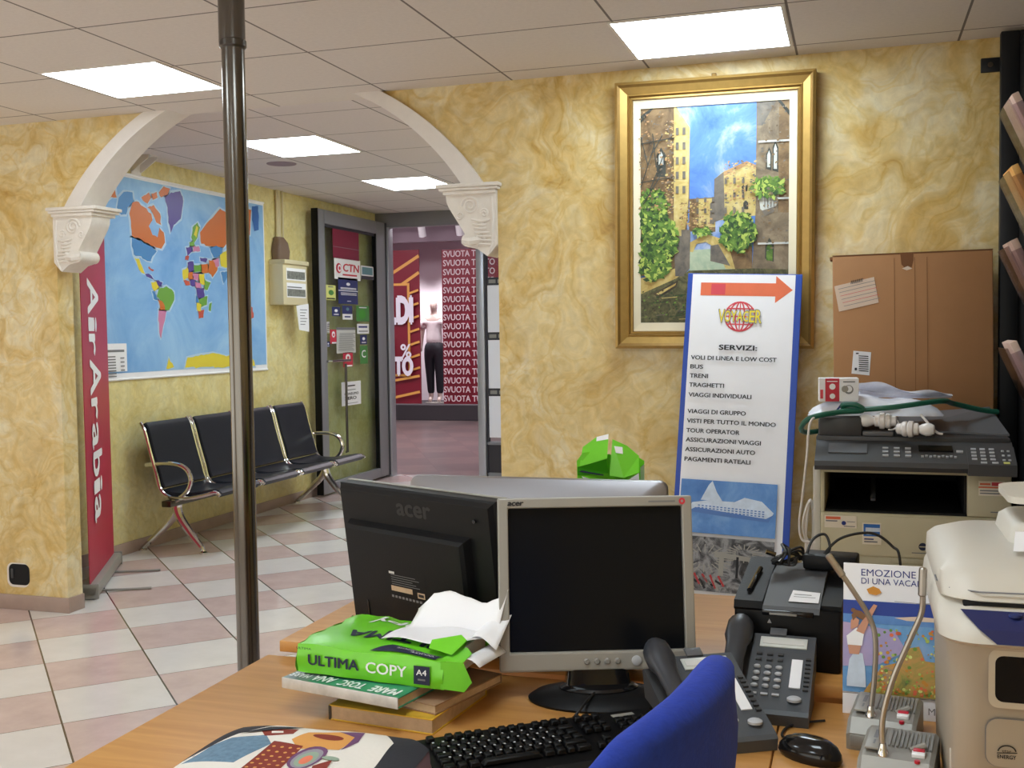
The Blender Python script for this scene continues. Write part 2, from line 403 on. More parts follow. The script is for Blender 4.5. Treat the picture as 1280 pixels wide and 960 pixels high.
# ------------------------------------------------------------ mesh builder
class B:
    def __init__(s):
        s.v = []; s.f = []; s.m = []; s.mats = []; s.layer = 0
    def mi(s, n):
        if n not in s.mats: s.mats.append(n)
        return s.mats.index(n)
    def add(s, vs, fs, m):
        o = len(s.v); i = s.mi(m)
        s.v += [tuple(q) for q in vs]
        for f in fs:
            s.f.append([o + k for k in f]); s.m.append(i)
        return s
    def box(s, c, d, m, bev=0.0, rot=None, taper=None, seg=2):
        bm = bmesh.new()
        bmesh.ops.create_cube(bm, size=1)
        for v in bm.verts:
            v.co = Vector((v.co.x * d[0], v.co.y * d[1], v.co.z * d[2]))
            if taper and v.co.z > 0:
                v.co.x *= taper[0]; v.co.y *= taper[1]
        if bev:
            bmesh.ops.bevel(bm, geom=bm.edges[:], offset=bev, segments=seg, affect='EDGES', profile=0.5, clamp_overlap=True)
        M = Matrix.Translation(Vector(c)) @ (Euler(rot).to_matrix().to_4x4() if rot else Matrix())
        bm.verts.index_update()
        s.add([M @ v.co for v in bm.verts], [[v.index for v in f.verts] for f in bm.faces], m)
        bm.free()
        return s
    def bx(s, x0, x1, y0, y1, z0, z1, m, bev=0.0, **k):
        return s.box(((x0 + x1) / 2, (y0 + y1) / 2, (z0 + z1) / 2), (abs(x1 - x0), abs(y1 - y0), abs(z1 - z0)), m, bev, **k)
    def loft(s, rings, m, caps=True, closed=True):
        n = len(rings[0]); vs = [p for r in rings for p in r]; fs = []
        for i in range(len(rings) - 1):
            for j in range(n if closed else n - 1):
                a, b = i * n + j, i * n + (j + 1) % n
                fs.append([a, b, b + n, a + n])
        if caps and closed:
            fs.append(list(range(n))[::-1]); fs.append([(len(rings) - 1) * n + j for j in range(n)])
        return s.add(vs, fs, m)
    def tube(s, pts, r, m, seg=10, rad=None):
        pts = [Vector(p) for p in pts]
        T = []
        for i in range(len(pts)):
            a = pts[max(i - 1, 0)]; b = pts[min(i + 1, len(pts) - 1)]
            T.append((b - a).normalized())
        up = Vector((0, 0, 1)) if abs(T[0].z) < 0.9 else Vector((1, 0, 0))
        n = T[0].cross(up).normalized(); rings = []
        for i, p in enumerate(pts):
            n = (n - T[i] * n.dot(T[i])).normalized(); b = T[i].cross(n)
            rr = rad[i] if rad else r
            rings.append([p + (n * math.cos(2 * PI * k / seg) + b * math.sin(2 * PI * k / seg)) * rr for k in range(seg)])
        return s.loft(rings, m)
    def lathe(s, prof, m, c=(0, 0, 0), seg=24, axis='z', sx=1, sy=1):
        rings = []
        for r, z in prof:
            ring = []
            for k in range(seg):
                a = 2 * PI * k / seg; x, y = r * math.cos(a) * sx, r * math.sin(a) * sy
                q = {'z': (x, y, z), 'y': (x, z, y), 'x': (z, x, y)}[axis]
                ring.append((c[0] + q[0], c[1] + q[1], c[2] + q[2]))
            rings.append(ring)
        return s.loft(rings, m)
    def prism(s, poly, axis, a, b, m):
        # poly in the two remaining axes, extruded along axis from a to b
        def P(u, v, w):
            return {'x': (w, u, v), 'y': (u, w, v), 'z': (u, v, w)}[axis]
        return s.loft([[P(u, v, a) for u, v in poly], [P(u, v, b) for u, v in poly]], m)
    def grid(s, fn, nu, nv, m):
        vs = [fn(i / nu, j / nv) for i in range(nu + 1) for j in range(nv + 1)]
        fs = [[i * (nv + 1) + j, (i + 1) * (nv + 1) + j, (i + 1) * (nv + 1) + j + 1, i * (nv + 1) + j + 1] for i in range(nu) for j in range(nv)]
        return s.add(vs, fs, m)
    def ball(s, c, r, m, seg=16, rings=10):
        rr = r if isinstance(r, tuple) else (r, r, r)
        P = [[(c[0] + rr[0] * math.sin(PI * i / rings) * math.cos(2 * PI * k / seg), c[1] + rr[1] * math.sin(PI * i / rings) * math.sin(2 * PI * k / seg), c[2] + rr[2] * math.cos(PI * i / rings)) for k in range(seg)] for i in range(1, rings)]
        return s.loft(P, m)
    # ---- flat prints: (u, v) in the XZ plane, facing -Y, stacked in thin layers
    eps = 0.0003
    def poly(s, pts, m):
        s.layer += 1
        y = -s.eps * s.layer
        a = sum(pts[i][0] * pts[(i + 1) % len(pts)][1] - pts[(i + 1) % len(pts)][0] * pts[i][1] for i in range(len(pts)))
        if a < 0: pts = pts[::-1]
        return s.add([(u, y, v) for u, v in pts], [list(range(len(pts)))], m)
    def rect(s, u0, v0, u1, v1, m):
        return s.poly([(u0, v0), (u1, v0), (u1, v1), (u0, v1)], m)
    def disc(s, u, v, r, m, ry=None, n=20):
        return s.poly([(u + r * math.cos(2 * PI * k / n), v + (ry or r) * math.sin(2 * PI * k / n)) for k in range(n)], m)
    def line(s, u0, v0, u1, v1, w, m):
        d = Vector((u1 - u0, v1 - v0)).normalized(); n = Vector((-d.y, d.x)) * w / 2
        return s.poly([(u0 + n.x, v0 + n.y), (u0 - n.x, v0 - n.y), (u1 - n.x, v1 - n.y), (u1 + n.x, v1 + n.y)], m)
    def text(s, t, u, v, h, m, w=None, bold=0.0, rot=0.0, mid=False, shear=0.0):
        wt = min(bold, .07) * 1.15; vs, fs, W, H = glyphs(t, 0)
        if wt:      # heavier weight: the same outline laid again beside itself
            n0 = len(vs); sh = ((0, 0), (wt, 0), (-wt, 0), (0, wt * .7), (0, -wt * .7))
            fs = [[k + i * n0 for k in f] for i in range(5) for f in fs]; vs = [(a + dx, b + dy) for dx, dy in sh for a, b in vs]
        k = h / H; kx = (w / W) if w else k
        s.layer += 1; y = -s.eps * s.layer
        c_, s_ = math.cos(rot), math.sin(rot); out = []
        n1 = len(vs) // 5 if wt else len(vs) + 1
        for i_, (a, b) in enumerate(vs):
            X, Z = a * kx + b * k * shear, b * k
            if mid: X -= W * kx / 2
            out.append((u + X * c_ - Z * s_, y - s.eps * .17 * (i_ // n1), v + X * s_ + Z * c_))
        return s.add(out, fs, m)
    def build(s, name, parent=None, loc=(0, 0, 0), rot=(0, 0, 0), smooth=35, recalc=True, sub=0, solid=0):
        me = bpy.data.meshes.new(name)
        me.from_pydata(s.v, [], s.f)
        for n in s.mats: me.materials.append(mat(n))
        me.polygons.foreach_set('material_index', s.m)
        if recalc:
            bm = bmesh.new(); bm.from_mesh(me)
            bmesh.ops.recalc_face_normals(bm, faces=bm.faces[:])
            bm.to_mesh(me); bm.free()
        if smooth:
            me.polygons.foreach_set('use_smooth', [True] * len(me.polygons))
            me.set_sharp_from_angle(angle=R(smooth))
        me.update()
        o = bpy.data.objects.new(name, me)
        C.objects.link(o)
        o.location = loc; o.rotation_euler = rot
        if parent: o.parent = parent
        if solid:
            q = o.modifiers.new('solid', 'SOLIDIFY'); q.thickness = solid; q.offset = 0
        if sub:
            q = o.modifiers.new('sub', 'SUBSURF'); q.levels = sub; q.render_levels = sub
        return o
def drape(q, fn, name, parent, step=.014):
    # lay a flat print over a curved sheet: cut it fine, then lift it onto fn(x, z, layer height)
    me = bpy.data.meshes.new(name); me.from_pydata(q.v, [], q.f)
    for n in q.mats: me.materials.append(mat(n))
    me.polygons.foreach_set('material_index', q.m)
    bm = bmesh.new(); bm.from_mesh(me)
    bmesh.ops.triangulate(bm, faces=bm.faces[:])
    for _ in range(5):
        lg = [e for e in bm.edges if e.calc_length() > step]
        if not lg: break
        bmesh.ops.subdivide_edges(bm, edges=lg, cuts=1)
        bmesh.ops.triangulate(bm, faces=[f for f in bm.faces if len(f.verts) > 3])
    for v in bm.verts: v.co = fn(v.co.x, v.co.z, -v.co.y)
    bm.to_mesh(me); bm.free()
    o = bpy.data.objects.new(name, me); C.objects.link(o); o.parent = parent
    return o
GL = {}
def glyphs(t, bold):
    if (t, bold) in GL: return GL[(t, bold)]
    cu = bpy.data.curves.new('lettering', 'FONT'); cu.body = t; cu.offset = bold; cu.resolution_u = 3
    ob = bpy.data.objects.new('lettering', cu); C.objects.link(ob)
    dg = bpy.context.evaluated_depsgraph_get(); dg.update()
    me = ob.evaluated_get(dg).to_mesh()
    vs = [(v.co.x, v.co.y) for v in me.vertices]; fs = [list(p.vertices) for p in me.polygons]
    ob.evaluated_get(dg).to_mesh_clear()
    bpy.data.objects.remove(ob); bpy.data.curves.remove(cu)
    x0 = min(v[0] for v in vs); y0 = min(v[1] for v in vs); x1 = max(v[0] for v in vs); y1 = max(v[1] for v in vs)
    vs = [(a - x0, b - y0) for a, b in vs]
    GL[(t, bold)] = (vs, fs, x1 - x0, y1 - y0)
    return GL[(t, bold)]
def tag(o, label, cat, group=None):
    o['label'] = label; o['category'] = cat
    if group: o['group'] = group
    return o
def thing(name, label, cat, loc=(0, 0, 0), rz=0.0, group=None, rot=None):
    o = bpy.data.objects.new(name, None)
    o.empty_display_size = 0.05
    C.objects.link(o); o.location = loc; o.rotation_euler = rot or (0, 0, rz)
    return tag(o, label, cat, group)
def struct(o):
    o['kind'] = 'structure'
    return o
def dup(root, loc, rz, label, group=None):
    r = root.copy(); C.objects.link(r); r.location = loc; r.rotation_euler = (0, 0, rz); r['label'] = label
    if group: r['group'] = group
    for ch in list(root.children):
        c = ch.copy(); C.objects.link(c); c.parent = r
        for g in list(ch.children):
            d = g.copy(); C.objects.link(d); d.parent = c
    return r
def arc(cx, cy, r, a0, a1, n=8, ry=None):
    return [(cx + r * math.cos(R(a0 + (a1 - a0) * i / n)), cy + (ry or r) * math.sin(R(a0 + (a1 - a0) * i / n))) for i in range(n + 1)]
def smoothpath(pts, n=6):
    P = [Vector(p) for p in pts]; out = []
    for i in range(len(P) - 1):
        p0, p1, p2, p3 = P[max(i - 1, 0)], P[i], P[i + 1], P[min(i + 2, len(P) - 1)]
        for k in range(n):
            t = k / n
            out.append(0.5 * ((2 * p1) + (p2 - p0) * t + (2 * p0 - 5 * p1 + 4 * p2 - p3) * t * t + (3 * p1 - p0 - 3 * p2 + p3) * t ** 3))
    out.append(P[-1])
    return out
def rrect(u0, v0, u1, v1, r, n=5):
    return arc(u1 - r, v0 + r, r, -90, 0, n) + arc(u1 - r, v1 - r, r, 0, 90, n) + arc(u0 + r, v1 - r, r, 90, 180, n) + arc(u0 + r, v0 + r, r, 180, 270, n)

# outlines in metres on their sheets
MAP= [('o', [(0.005, 1.105), (0.032, 1.162), (0.131, 1.226), (0.167, 1.226), (0.181, 1.148), (0.127, 1.145), (0.089, 1.114)]), ('b', [(0.178, 1.084), (0.201, 1.151), (0.252, 1.192), (0.342, 1.199), (0.352, 1.143), (0.286, 1.096), (0.271, 1.049), (0.22, 1.041)]), ('o', [(0.339, 1.134), (0.404, 1.144), (0.534, 1.08), (0.546, 1.039), (0.503, 0.994), (0.541, 0.938), (0.596, 0.926), (0.618, 0.995), (0.667, 0.966), (0.678, 0.898), (0.634, 0.852), (0.524, 0.862), (0.458, 0.882), (0.419, 0.899), (0.321, 0.917), (0.302, 1.057)]), ('o', [(0.432, 1.177), (0.514, 1.22), (0.54, 1.189), (0.497, 1.143)]), ('o', [(0.496, 1.118), (0.565, 1.142), (0.631, 1.09), (0.641, 1.014), (0.587, 1.026), (0.551, 1.082)]), ('o', [(0.624, 1.233), (0.682, 1.282), (0.753, 1.274), (0.722, 1.227), (0.65, 1.202)]), ('o', [(0.541, 1.215), (0.602, 1.234), (0.611, 1.198), (0.555, 1.174)]), ('p', [(0.693, 1.207), (0.766, 1.25), (0.869, 1.271), (0.904, 1.205), (0.869, 1.079), (0.784, 1.027), (0.747, 0.969), (0.722, 1.039), (0.718, 1.141)]), ('b', [(0.32, 0.904), (0.418, 0.892), (0.524, 0.862), (0.583, 0.832), (0.534, 0.795), (0.514, 0.76), (0.452, 0.768), (0.413, 0.788), (0.335, 0.794), (0.317, 0.847)]), ('y', [(0.334, 0.774), (0.391, 0.77), (0.423, 0.714), (0.448, 0.673), (0.408, 0.68), (0.371, 0.727)]), ('p', [(0.448, 0.673), (0.515, 0.665), (0.546, 0.636), (0.487, 0.65)]), ('r', [(0.49, 0.726), (0.549, 0.704), (0.532, 0.693), (0.484, 0.714)]), ('y', [(0.512, 0.618), (0.567, 0.629), (0.593, 0.587), (0.542, 0.56)]), ('p', [(0.562, 0.633), (0.637, 0.623), (0.621, 0.597), (0.58, 0.604)]), ('g', [(0.593, 0.579), (0.678, 0.599), (0.762, 0.559), (0.765, 0.507), (0.704, 0.436), (0.656, 0.435), (0.616, 0.486), (0.568, 0.527)]), ('b', [(0.515, 0.559), (0.55, 0.552), (0.575, 0.502), (0.534, 0.509)]), ('o', [(0.583, 0.502), (0.644, 0.478), (0.656, 0.435), (0.6, 0.434)]), ('k', [(0.586, 0.434), (0.67, 0.427), (0.652, 0.367), (0.621, 0.298), (0.604, 0.239), (0.584, 0.281), (0.577, 0.366)]), ('g', [(0.989, 0.957), (1.008, 1.03), (1.071, 1.071), (1.101, 1.038), (1.066, 0.963), (1.017, 0.915)]), ('y', [(1.02, 0.978), (1.055, 1.048), (1.079, 1.036), (1.05, 0.959)]), ('p', [(0.919, 0.881), (0.986, 0.895), (0.999, 0.86), (0.937, 0.821)]), ('k', [(1.001, 0.896), (1.079, 0.902), (1.093, 0.867), (1.008, 0.856)]), ('g', [(0.963, 0.92), (1.012, 0.932), (1.032, 0.904), (0.971, 0.894)]), ('r', [(0.91, 0.819), (0.958, 0.822), (0.944, 0.791), (0.905, 0.792)]), ('o', [(1.099, 1.002), (1.182, 1.072), (1.282, 1.137), (1.367, 1.201), (1.45, 1.181), (1.663, 1.26), (1.807, 1.237), (1.779, 1.04), (1.457, 0.957), (1.404, 0.916), (1.238, 0.913), (1.111, 0.922)]), ('b', [(1.221, 0.894), (1.304, 0.923), (1.386, 0.905), (1.367, 0.848), (1.267, 0.832)]), ('p', [(1.091, 0.821), (1.185, 0.818), (1.168, 0.79), (1.096, 0.795)]), ('y', [(1.351, 0.856), (1.454, 0.9), (1.647, 0.933), (1.695, 0.801), (1.447, 0.768), (1.363, 0.773)]), ('o', [(1.201, 0.81), (1.299, 0.816), (1.312, 0.743), (1.244, 0.684), (1.191, 0.737)]), ('k', [(1.25, 0.813), (1.333, 0.827), (1.337, 0.772), (1.29, 0.76)]), ('b', [(1.354, 0.726), (1.429, 0.739), (1.48, 0.729), (1.391, 0.644)]), ('g', [(1.533, 0.754), (1.621, 0.759), (1.634, 0.663), (1.564, 0.679)]), ('p', [(0.935, 0.776), (1.005, 0.789), (1.008, 0.727), (0.94, 0.706)]), ('g', [(1.01, 0.763), (1.098, 0.771), (1.101, 0.714), (1.014, 0.71)]), ('y', [(0.872, 0.72), (0.933, 0.741), (0.945, 0.671), (0.884, 0.65)]), ('k', [(0.992, 0.7), (1.069, 0.703), (1.067, 0.649), (1.005, 0.656)]), ('o', [(0.94, 0.702), (0.995, 0.712), (0.999, 0.659), (0.944, 0.653)]), ('r', [(0.878, 0.647), (0.95, 0.646), (0.957, 0.618), (0.906, 0.613)]), ('p', [(0.959, 0.654), (1.02, 0.653), (1.018, 0.611), (0.963, 0.615)]), ('y', [(1.069, 0.703), (1.139, 0.707), (1.144, 0.625), (1.082, 0.637)]), ('k', [(1.02, 0.645), (1.082, 0.637), (1.096, 0.602), (1.027, 0.603)]), ('g', [(1.146, 0.662), (1.219, 0.646), (1.174, 0.59), (1.134, 0.603)]), ('p', [(1.033, 0.599), (1.127, 0.603), (1.13, 0.525), (1.045, 0.528)]), ('b', [(1.025, 0.549), (1.048, 0.526), (1.053, 0.487), (1.022, 0.495)]), ('g', [(1.06, 0.518), (1.172, 0.544), (1.16, 0.48), (1.079, 0.46)]), ('o', [(1.104, 0.772), (1.184, 0.782), (1.203, 0.719), (1.107, 0.714)]), ('r', [(1.041, 0.442), (1.126, 0.447), (1.111, 0.385), (1.054, 0.379)]), ('y', [(1.034, 0.495), (1.09, 0.482), (1.081, 0.433), (1.035, 0.442)]), ('g', [(1.192, 0.49), (1.225, 0.5), (1.209, 0.435), (1.183, 0.44)]), ('r', [(1.608, 0.48), (1.68, 0.501), (1.789, 0.474), (1.803, 0.395), (1.711, 0.375), (1.604, 0.403)]), ('y', [(0.869, 0.033), (0.902, 0.103), (1.073, 0.12), (1.233, 0.128), (1.398, 0.1), (1.608, 0.104), (1.787, 0.061), (1.804, 0.011)]), ('y', [(0.651, 0.032), (0.683, 0.109), (0.737, 0.041)]), ('d', [(1.819, 1.268), (1.913, 1.278), (1.911, 1.09), (1.843, 1.074), (1.814, 1.16)])]
LEG= [(0.014, 0.212), (0.23, 0.205), (0.227, 0.031), (0.013, 0.023)]
PT= [('brick', [(-0.299, 0.449), (-0.161, 0.438), (-0.097, 0.358), (-0.099, 0.066), (-0.127, -0.253), (-0.305, -0.247)]), ('lite', [(-0.163, 0.436), (-0.097, 0.358), (-0.103, 0.066), (-0.119, -0.086), (-0.164, -0.085)]), ('brick', [(-0.099, 0.066), (0.009, 0.069), (0.008, -0.072), (-0.1, -0.068)]), ('lite', [(-0.061, 0.064), (0.009, 0.065), (0.008, -0.053), (-0.062, -0.05)]), ('lite', [(0.003, 0.143), (0.041, 0.172), (0.134, 0.21), (0.177, 0.187), (0.177, -0.011), (0.002, -0.028)]), ('roof', [(0.041, 0.17), (0.134, 0.21), (0.177, 0.189), (0.177, 0.17), (0.134, 0.192), (0.044, 0.153)]), ('shade', [(0.003, 0.143), (0.041, 0.17), (0.046, -0.017), (-0.015, -0.04), (-0.014, 0.043), (0.002, 0.061)]), ('stone', [(0.172, 0.438), (0.297, 0.436), (0.296, -0.234), (0.157, -0.229), (0.17, 0.002)]), ('brick', [(0.261, 0.436), (0.297, 0.436), (0.296, -0.004), (0.26, -0.002)]), ('shade', [(0.172, 0.435), (0.257, 0.434), (0.196, 0.349), (0.172, 0.351)]), ('dark', [(-0.236, 0.163), (-0.236, 0.252), (-0.217, 0.283), (-0.197, 0.25), (-0.197, 0.16)]), ('pale', [(-0.227, 0.213), (-0.227, 0.249), (-0.217, 0.266), (-0.207, 0.248), (-0.207, 0.212)]), ('dark', [(0.21, 0.175), (0.211, 0.237), (0.223, 0.261), (0.233, 0.235), (0.232, 0.167)]), ('dark', [(0.236, 0.167), (0.236, 0.26), (0.247, 0.286), (0.259, 0.258), (0.259, 0.159)]), ('pale', [(0.215, 0.181), (0.215, 0.23), (0.223, 0.248), (0.228, 0.229), (0.227, 0.18)]), ('pale', [(0.241, 0.173), (0.241, 0.253), (0.247, 0.274), (0.254, 0.253), (0.254, 0.172)]), ('dark', [(0.209, -0.187), (0.209, -0.137), (0.225, -0.103), (0.244, -0.132), (0.243, -0.201)]), ('bush', [(0.214, -0.194), (0.214, -0.144), (0.225, -0.119), (0.239, -0.141), (0.239, -0.198)]), ('pale', [(0.183, 0.064), (0.22, 0.087), (0.264, 0.072), (0.256, 0.029), (0.213, -0.006), (0.189, 0.014)]), ('shade', [(0.195, 0.007), (0.25, 0.023), (0.244, -0.001), (0.207, -0.015)]), ('dark', [(0.121, 0.017), (0.121, 0.042), (0.131, 0.052), (0.141, 0.041), (0.141, 0.016)]), ('dark', [(0.114, 0.086), (0.114, 0.108), (0.123, 0.115), (0.123, 0.086)]), ('dark', [(0.129, 0.088), (0.129, 0.109), (0.138, 0.116), (0.137, 0.088)]), ('brick', [(0.064, -0.144), (0.158, -0.129), (0.157, -0.229), (0.076, -0.227)]), ('water', [(-0.097, -0.145), (0.001, -0.142), (0.07, -0.227), (-0.097, -0.23)]), ('lite', [(-0.101, -0.151), (-0.096, -0.113), (-0.03, -0.08), (0.046, -0.106), (0.064, -0.138), (0.089, -0.227), (0.051, -0.226), (0.014, -0.142), (-0.03, -0.113), (-0.068, -0.12), (-0.084, -0.154)]), ('shade', [(-0.011, -0.129), (0.02, -0.124), (0.07, -0.214), (-0.012, -0.192)]), ('dkwat', [(-0.306, -0.319), (-0.159, -0.261), (-0.097, -0.23), (0.17, -0.226), (0.296, -0.234), (0.295, -0.453), (-0.307, -0.443)]), ('lite', [(-0.305, -0.26), (-0.159, -0.22), (-0.097, -0.221), (-0.153, -0.261), (-0.306, -0.328)]), ('shade', [(-0.164, -0.085), (-0.126, -0.086), (-0.12, -0.253), (-0.157, -0.252)]), ('shade', [(-0.132, -0.06), (-0.094, -0.062), (-0.097, -0.221), (-0.127, -0.253)]), ('boat', [(-0.251, -0.324), (-0.144, -0.268), (-0.152, -0.297), (-0.227, -0.343)]), ('lite', [(-0.238, -0.324), (-0.153, -0.28), (-0.157, -0.29), (-0.225, -0.33)]), ('dark', [(-0.3, 0.378), (-0.238, 0.441), (-0.244, 0.444), (-0.299, 0.41)]), ('dark', [(0.245, 0.435), (0.257, 0.438), (0.297, 0.391), (0.297, 0.369)])]
BUSH= [[(-0.318, 0.116), (-0.184, -0.084), 60], [(-0.3, -0.001), (-0.146, -0.201), 70], [(-0.315, -0.13), (-0.179, -0.27), 45], [(0.026, 0.003), (0.172, -0.158), 70], [(0.152, 0.141), (0.287, 0.059), 35], [(-0.081, -0.056), (-0.005, -0.085), 12]]
ST= [('maroon', 8.727, 2.095, 9.259, 2.425), ('ctn', 8.747, 1.91, 9.282, 2.099), ('teal', 9.297, 1.932, 9.571, 2.059), ('navyline', 8.816, 1.69, 9.217, 1.928), ('yellow', 8.567, 1.719, 8.765, 1.849), ('navy', 8.685, 1.577, 8.844, 1.659), ('navywhite', 8.889, 1.549, 9.091, 1.675), ('green', 9.176, 1.535, 9.452, 1.679), ('whitetxt', 9.186, 1.419, 9.444, 1.511), ('barcode', 8.568, 1.428, 8.629, 1.525), ('redtag', 8.639, 1.332, 8.767, 1.458), ('note', 8.761, 1.244, 9.147, 1.477), ('blue', 9.246, 1.318, 9.396, 1.408), ('greenc', 9.237, 1.135, 9.404, 1.306), ('redtag', 8.883, 1.117, 9.084, 1.251), ('hours', 8.84, 0.764, 9.24, 0.981), ('navy', 8.568, 1.304, 8.631, 1.353)]

# ------------------------------------------------------------ the setting
YW, YB, ZC, ZB = 4.55, 4.66, 2.50, 2.60      # arch wall faces, ceiling heights
XL, XR, ACX = -4.53, 0.95, -2.668
o = B().bx(-7, 1.05, -1.7, 10.0, -0.1, 0, 'floor_tile').build('floor', smooth=0); struct(o)
o = B().bx(-9.5, -0.5, 10.0, 18.5, -0.1, -0.002, 'mall_tile').build('floor_2', smooth=0); struct(o)
o = B().bx(-7, 1.05, -1.7, YB, ZC, ZC + .12, 'ceil').build('ceiling', smooth=0); struct(o)
o = B().bx(-4.65, -1.0, YB, 10.0, ZB, ZB + .1, 'ceil_b').build('ceiling_2', smooth=0); struct(o)
w = B()
w.bx(-7, -3.85, YW, YB, 0, ZB, 'plaster')
w.bx(-1.50, XR, YW, YB, 0, ZB, 'plaster')
AO, AI = math.asin((2.055 - 1.325) / 1.331), math.asin((2.055 - 1.398) / 1.207)
AO, AI = math.degrees(AO), math.degrees(AI)
ell = arc(ACX, 1.325, 1.331, 180 - AO, 90, 24)
w.prism([(-3.85, 2.045)] + ell + [(ACX, 2.70), (-3.85, 2.70)], 'y', YW, YB, 'plaster')
ell = arc(ACX, 1.325, 1.331, 90, AO, 24)
w.prism([(ACX, 2.70)] + ell + [(-1.50, 2.045), (-1.50, 2.70)], 'y', YW, YB, 'plaster')
struct(w.build('wall_back', smooth=0))
struct(B().bx(XL - .1, XL, YB, 10.0, 0, 2.7, 'plaster_pale').build('wall_left', smooth=0))
struct(B().bx(XR, XR + .1, -1.7, YB, 0, 2.6, 'plaster').build('wall_right', smooth=0))
struct(B().bx(-7, 1.05, -1.8, -1.7, 0, 2.6, 'plaster').build('wall_front', smooth=0))
struct(B().bx(-7.1, -7, -1.8, YB, 0, 2.6, 'plaster').build('wall_side', smooth=0))
struct(B().bx(-1.0, -.9, YB, 10.0, 0, 2.7, 'plaster_pale').build('wall_inner', smooth=0))
b = B()
b.bx(-7, -3.835, YW - .012, YW, 0, .078, 'base_tile', .003); b.bx(-3.85, -3.838, YW, YB, 0, .078, 'base_tile', .003)
b.bx(-1.5, XR, YW - .012, YW, 0, .078, 'base_tile', .003)
struct(b.build('baseboard_back'))
struct(B().bx(XL, XL + .012, YB, 9.8, 0, .078, 'base_tile', .003).build('baseboard_left'))
# arch band
outer = arc(ACX, 1.325, 1.331, 180 - AO, AO, 48); inner = arc(ACX, 1.398, 1.207, 180 - AI, AI, 48)
rings = [[(po[0], 4.525, po[1]), (pi[0], 4.525, pi[1]), (pi[0], 4.70, pi[1]), (po[0], 4.70, po[1])] for po, pi in zip(outer, inner)]
struct(B().loft(rings, 'white_paint').build('trim_1', smooth=30))
def corbel(name, xe, s):
    # xe: jamb edge, s = +1 when the corbel reaches towards +x
    X = lambda d: xe + s * d
    b = B()
    for (d0, d1, y0, y1, z0, z1) in ((-.02, .275, 4.50, 4.715, 2.045, 2.062), (-.012, .262, 4.507, 4.71, 2.032, 2.045), (0, .245, 4.515, 4.70, 2.015, 2.032)):
        b.bx(X(d0), X(d1), y0, y1, z0, z1, 'stone_white', .004)
    prof = [(0.0, 2.015), (.235, 2.015), (.232, 1.985)] + [(.222 - .012 * k, 1.96 - .019 * k) for k in range(6)] + [(.150, 1.845)] + arc(.135, 1.815, .03, 60, -100, 8) + [(.09, 1.775), (.045, 1.742), (.03, 1.755), (0.0, 1.79)]
    b.prism([(X(d), z) for d, z in prof], 'y', 4.53, 4.67, 'stone_white')
    yf = 4.53
    def spiral(cx, cz, r, turns, dirn, rr):
        b.tube([(X(cx + r * (1 - .8 * t / (turns * 16)) * math.cos(dirn * t * PI / 8)), yf, cz + r * (1 - .8 * t / (turns * 16)) * math.sin(dirn * t * PI / 8)) for t in range(int(turns * 16) + 1)], rr, 'stone_white', 6)
    spiral(.12, 1.965, .042, 2, 1, .007)
    spiral(.17, 1.925, .018, 1.5, -1, .005)
    spiral(.055, 1.93, .02, 1.5, 1, .006)
    for k in range(7):
        t = k / 6
        b.tube(smoothpath([(X(.03 + .02 * math.sin(k)), yf + .002, 1.90 - .11 * t), (X(.07), yf - .006, 1.895 - .10 * t), (X(.115 - .03 * t), yf + .002, 1.905 - .115 * t)], 4), .006, 'stone_white', 6)
        b.ball((X(.05 + .05 * random.random()), yf, 1.80 + .10 * random.random()), .009, 'stone_white', 8, 6)
    b.tube([(X(.075), yf + .01, 1.815), (X(.12), yf - .004, 1.808), (X(.155), yf + .01, 1.815)], .02, 'stone_white', 8)
    b.tube([(X(.02), yf + .002, 2.0), (X(.015), yf - .003, 1.9), (X(.02), yf, 1.80), (X(.04), yf + .002, 1.75)], .006, 'stone_white', 6)
    struct(b.build(name, smooth=40))
corbel('trim_2', -3.85, 1)
corbel('trim_3', -1.50, -1)

# shopfront at the end of the waiting room
YS = 9.86
fr = B()
fr.bx(XL, -1.0, YS, YS + .1, 2.46, 2.60, 'alu', .004)
fr.bx(XL, -4.44, YS, YS + .1, 0, 2.5, 'alu_dark', .003)
fr.bx(-4.44, -4.385, YS - .02, YS + .1, 0, 2.46, 'alu_lite', .004)
fr.bx(-3.475, -3.40, YS - .02, YS + .1, 0, 2.46, 'alu_lite', .004)
fr.bx(-3.40, -3.385, YS, YS + .08, 0, 2.46, 'alu_dark')
fr.bx(-3.40, -1.0, YS, YS + .08, .0, .06, 'alu', .003)
fr.bx(-3.40, -1.0, YS, YS + .08, .33, .36, 'alu', .003)
fr.bx(-2.2, -2.14, YS, YS + .08, 0, 2.46, 'alu', .003)
wf = struct(fr.build('window_1'))
B().bx(-3.385, -1.05, YS + .03, YS + .038, .36, 2.46, 'window_glass').build('window_pane', wf, smooth=0)
g = B(); g.bx(-3.385, -1.05, YS + .02, YS + .04, .06, .33, 'alu_dark'); g.build('kick_panel', wf, smooth=0)
for i, (z0, z1) in enumerate(((.40, .80), (.875, 1.34), (1.415, 1.865))):
    B().bx(-3.375, -2.22, YS + .022, YS + .03, z0, z1, 'mall_white').build('printed_film', wf, smooth=0)
for z in (.80, 1.34, 1.865):
    q = B(); q.bx(-3.375, -2.22, YS + .02, YS + .03, z, z + .075, 'alu_dark')
    for k in range(12):
        q.bx(-3.36 + k * .09, -3.36 + k * .09 + .07, YS + .018, YS + .02, z + .02, z + .055, 'silver_dark')
    q.build('lettered_band', wf, smooth=0)

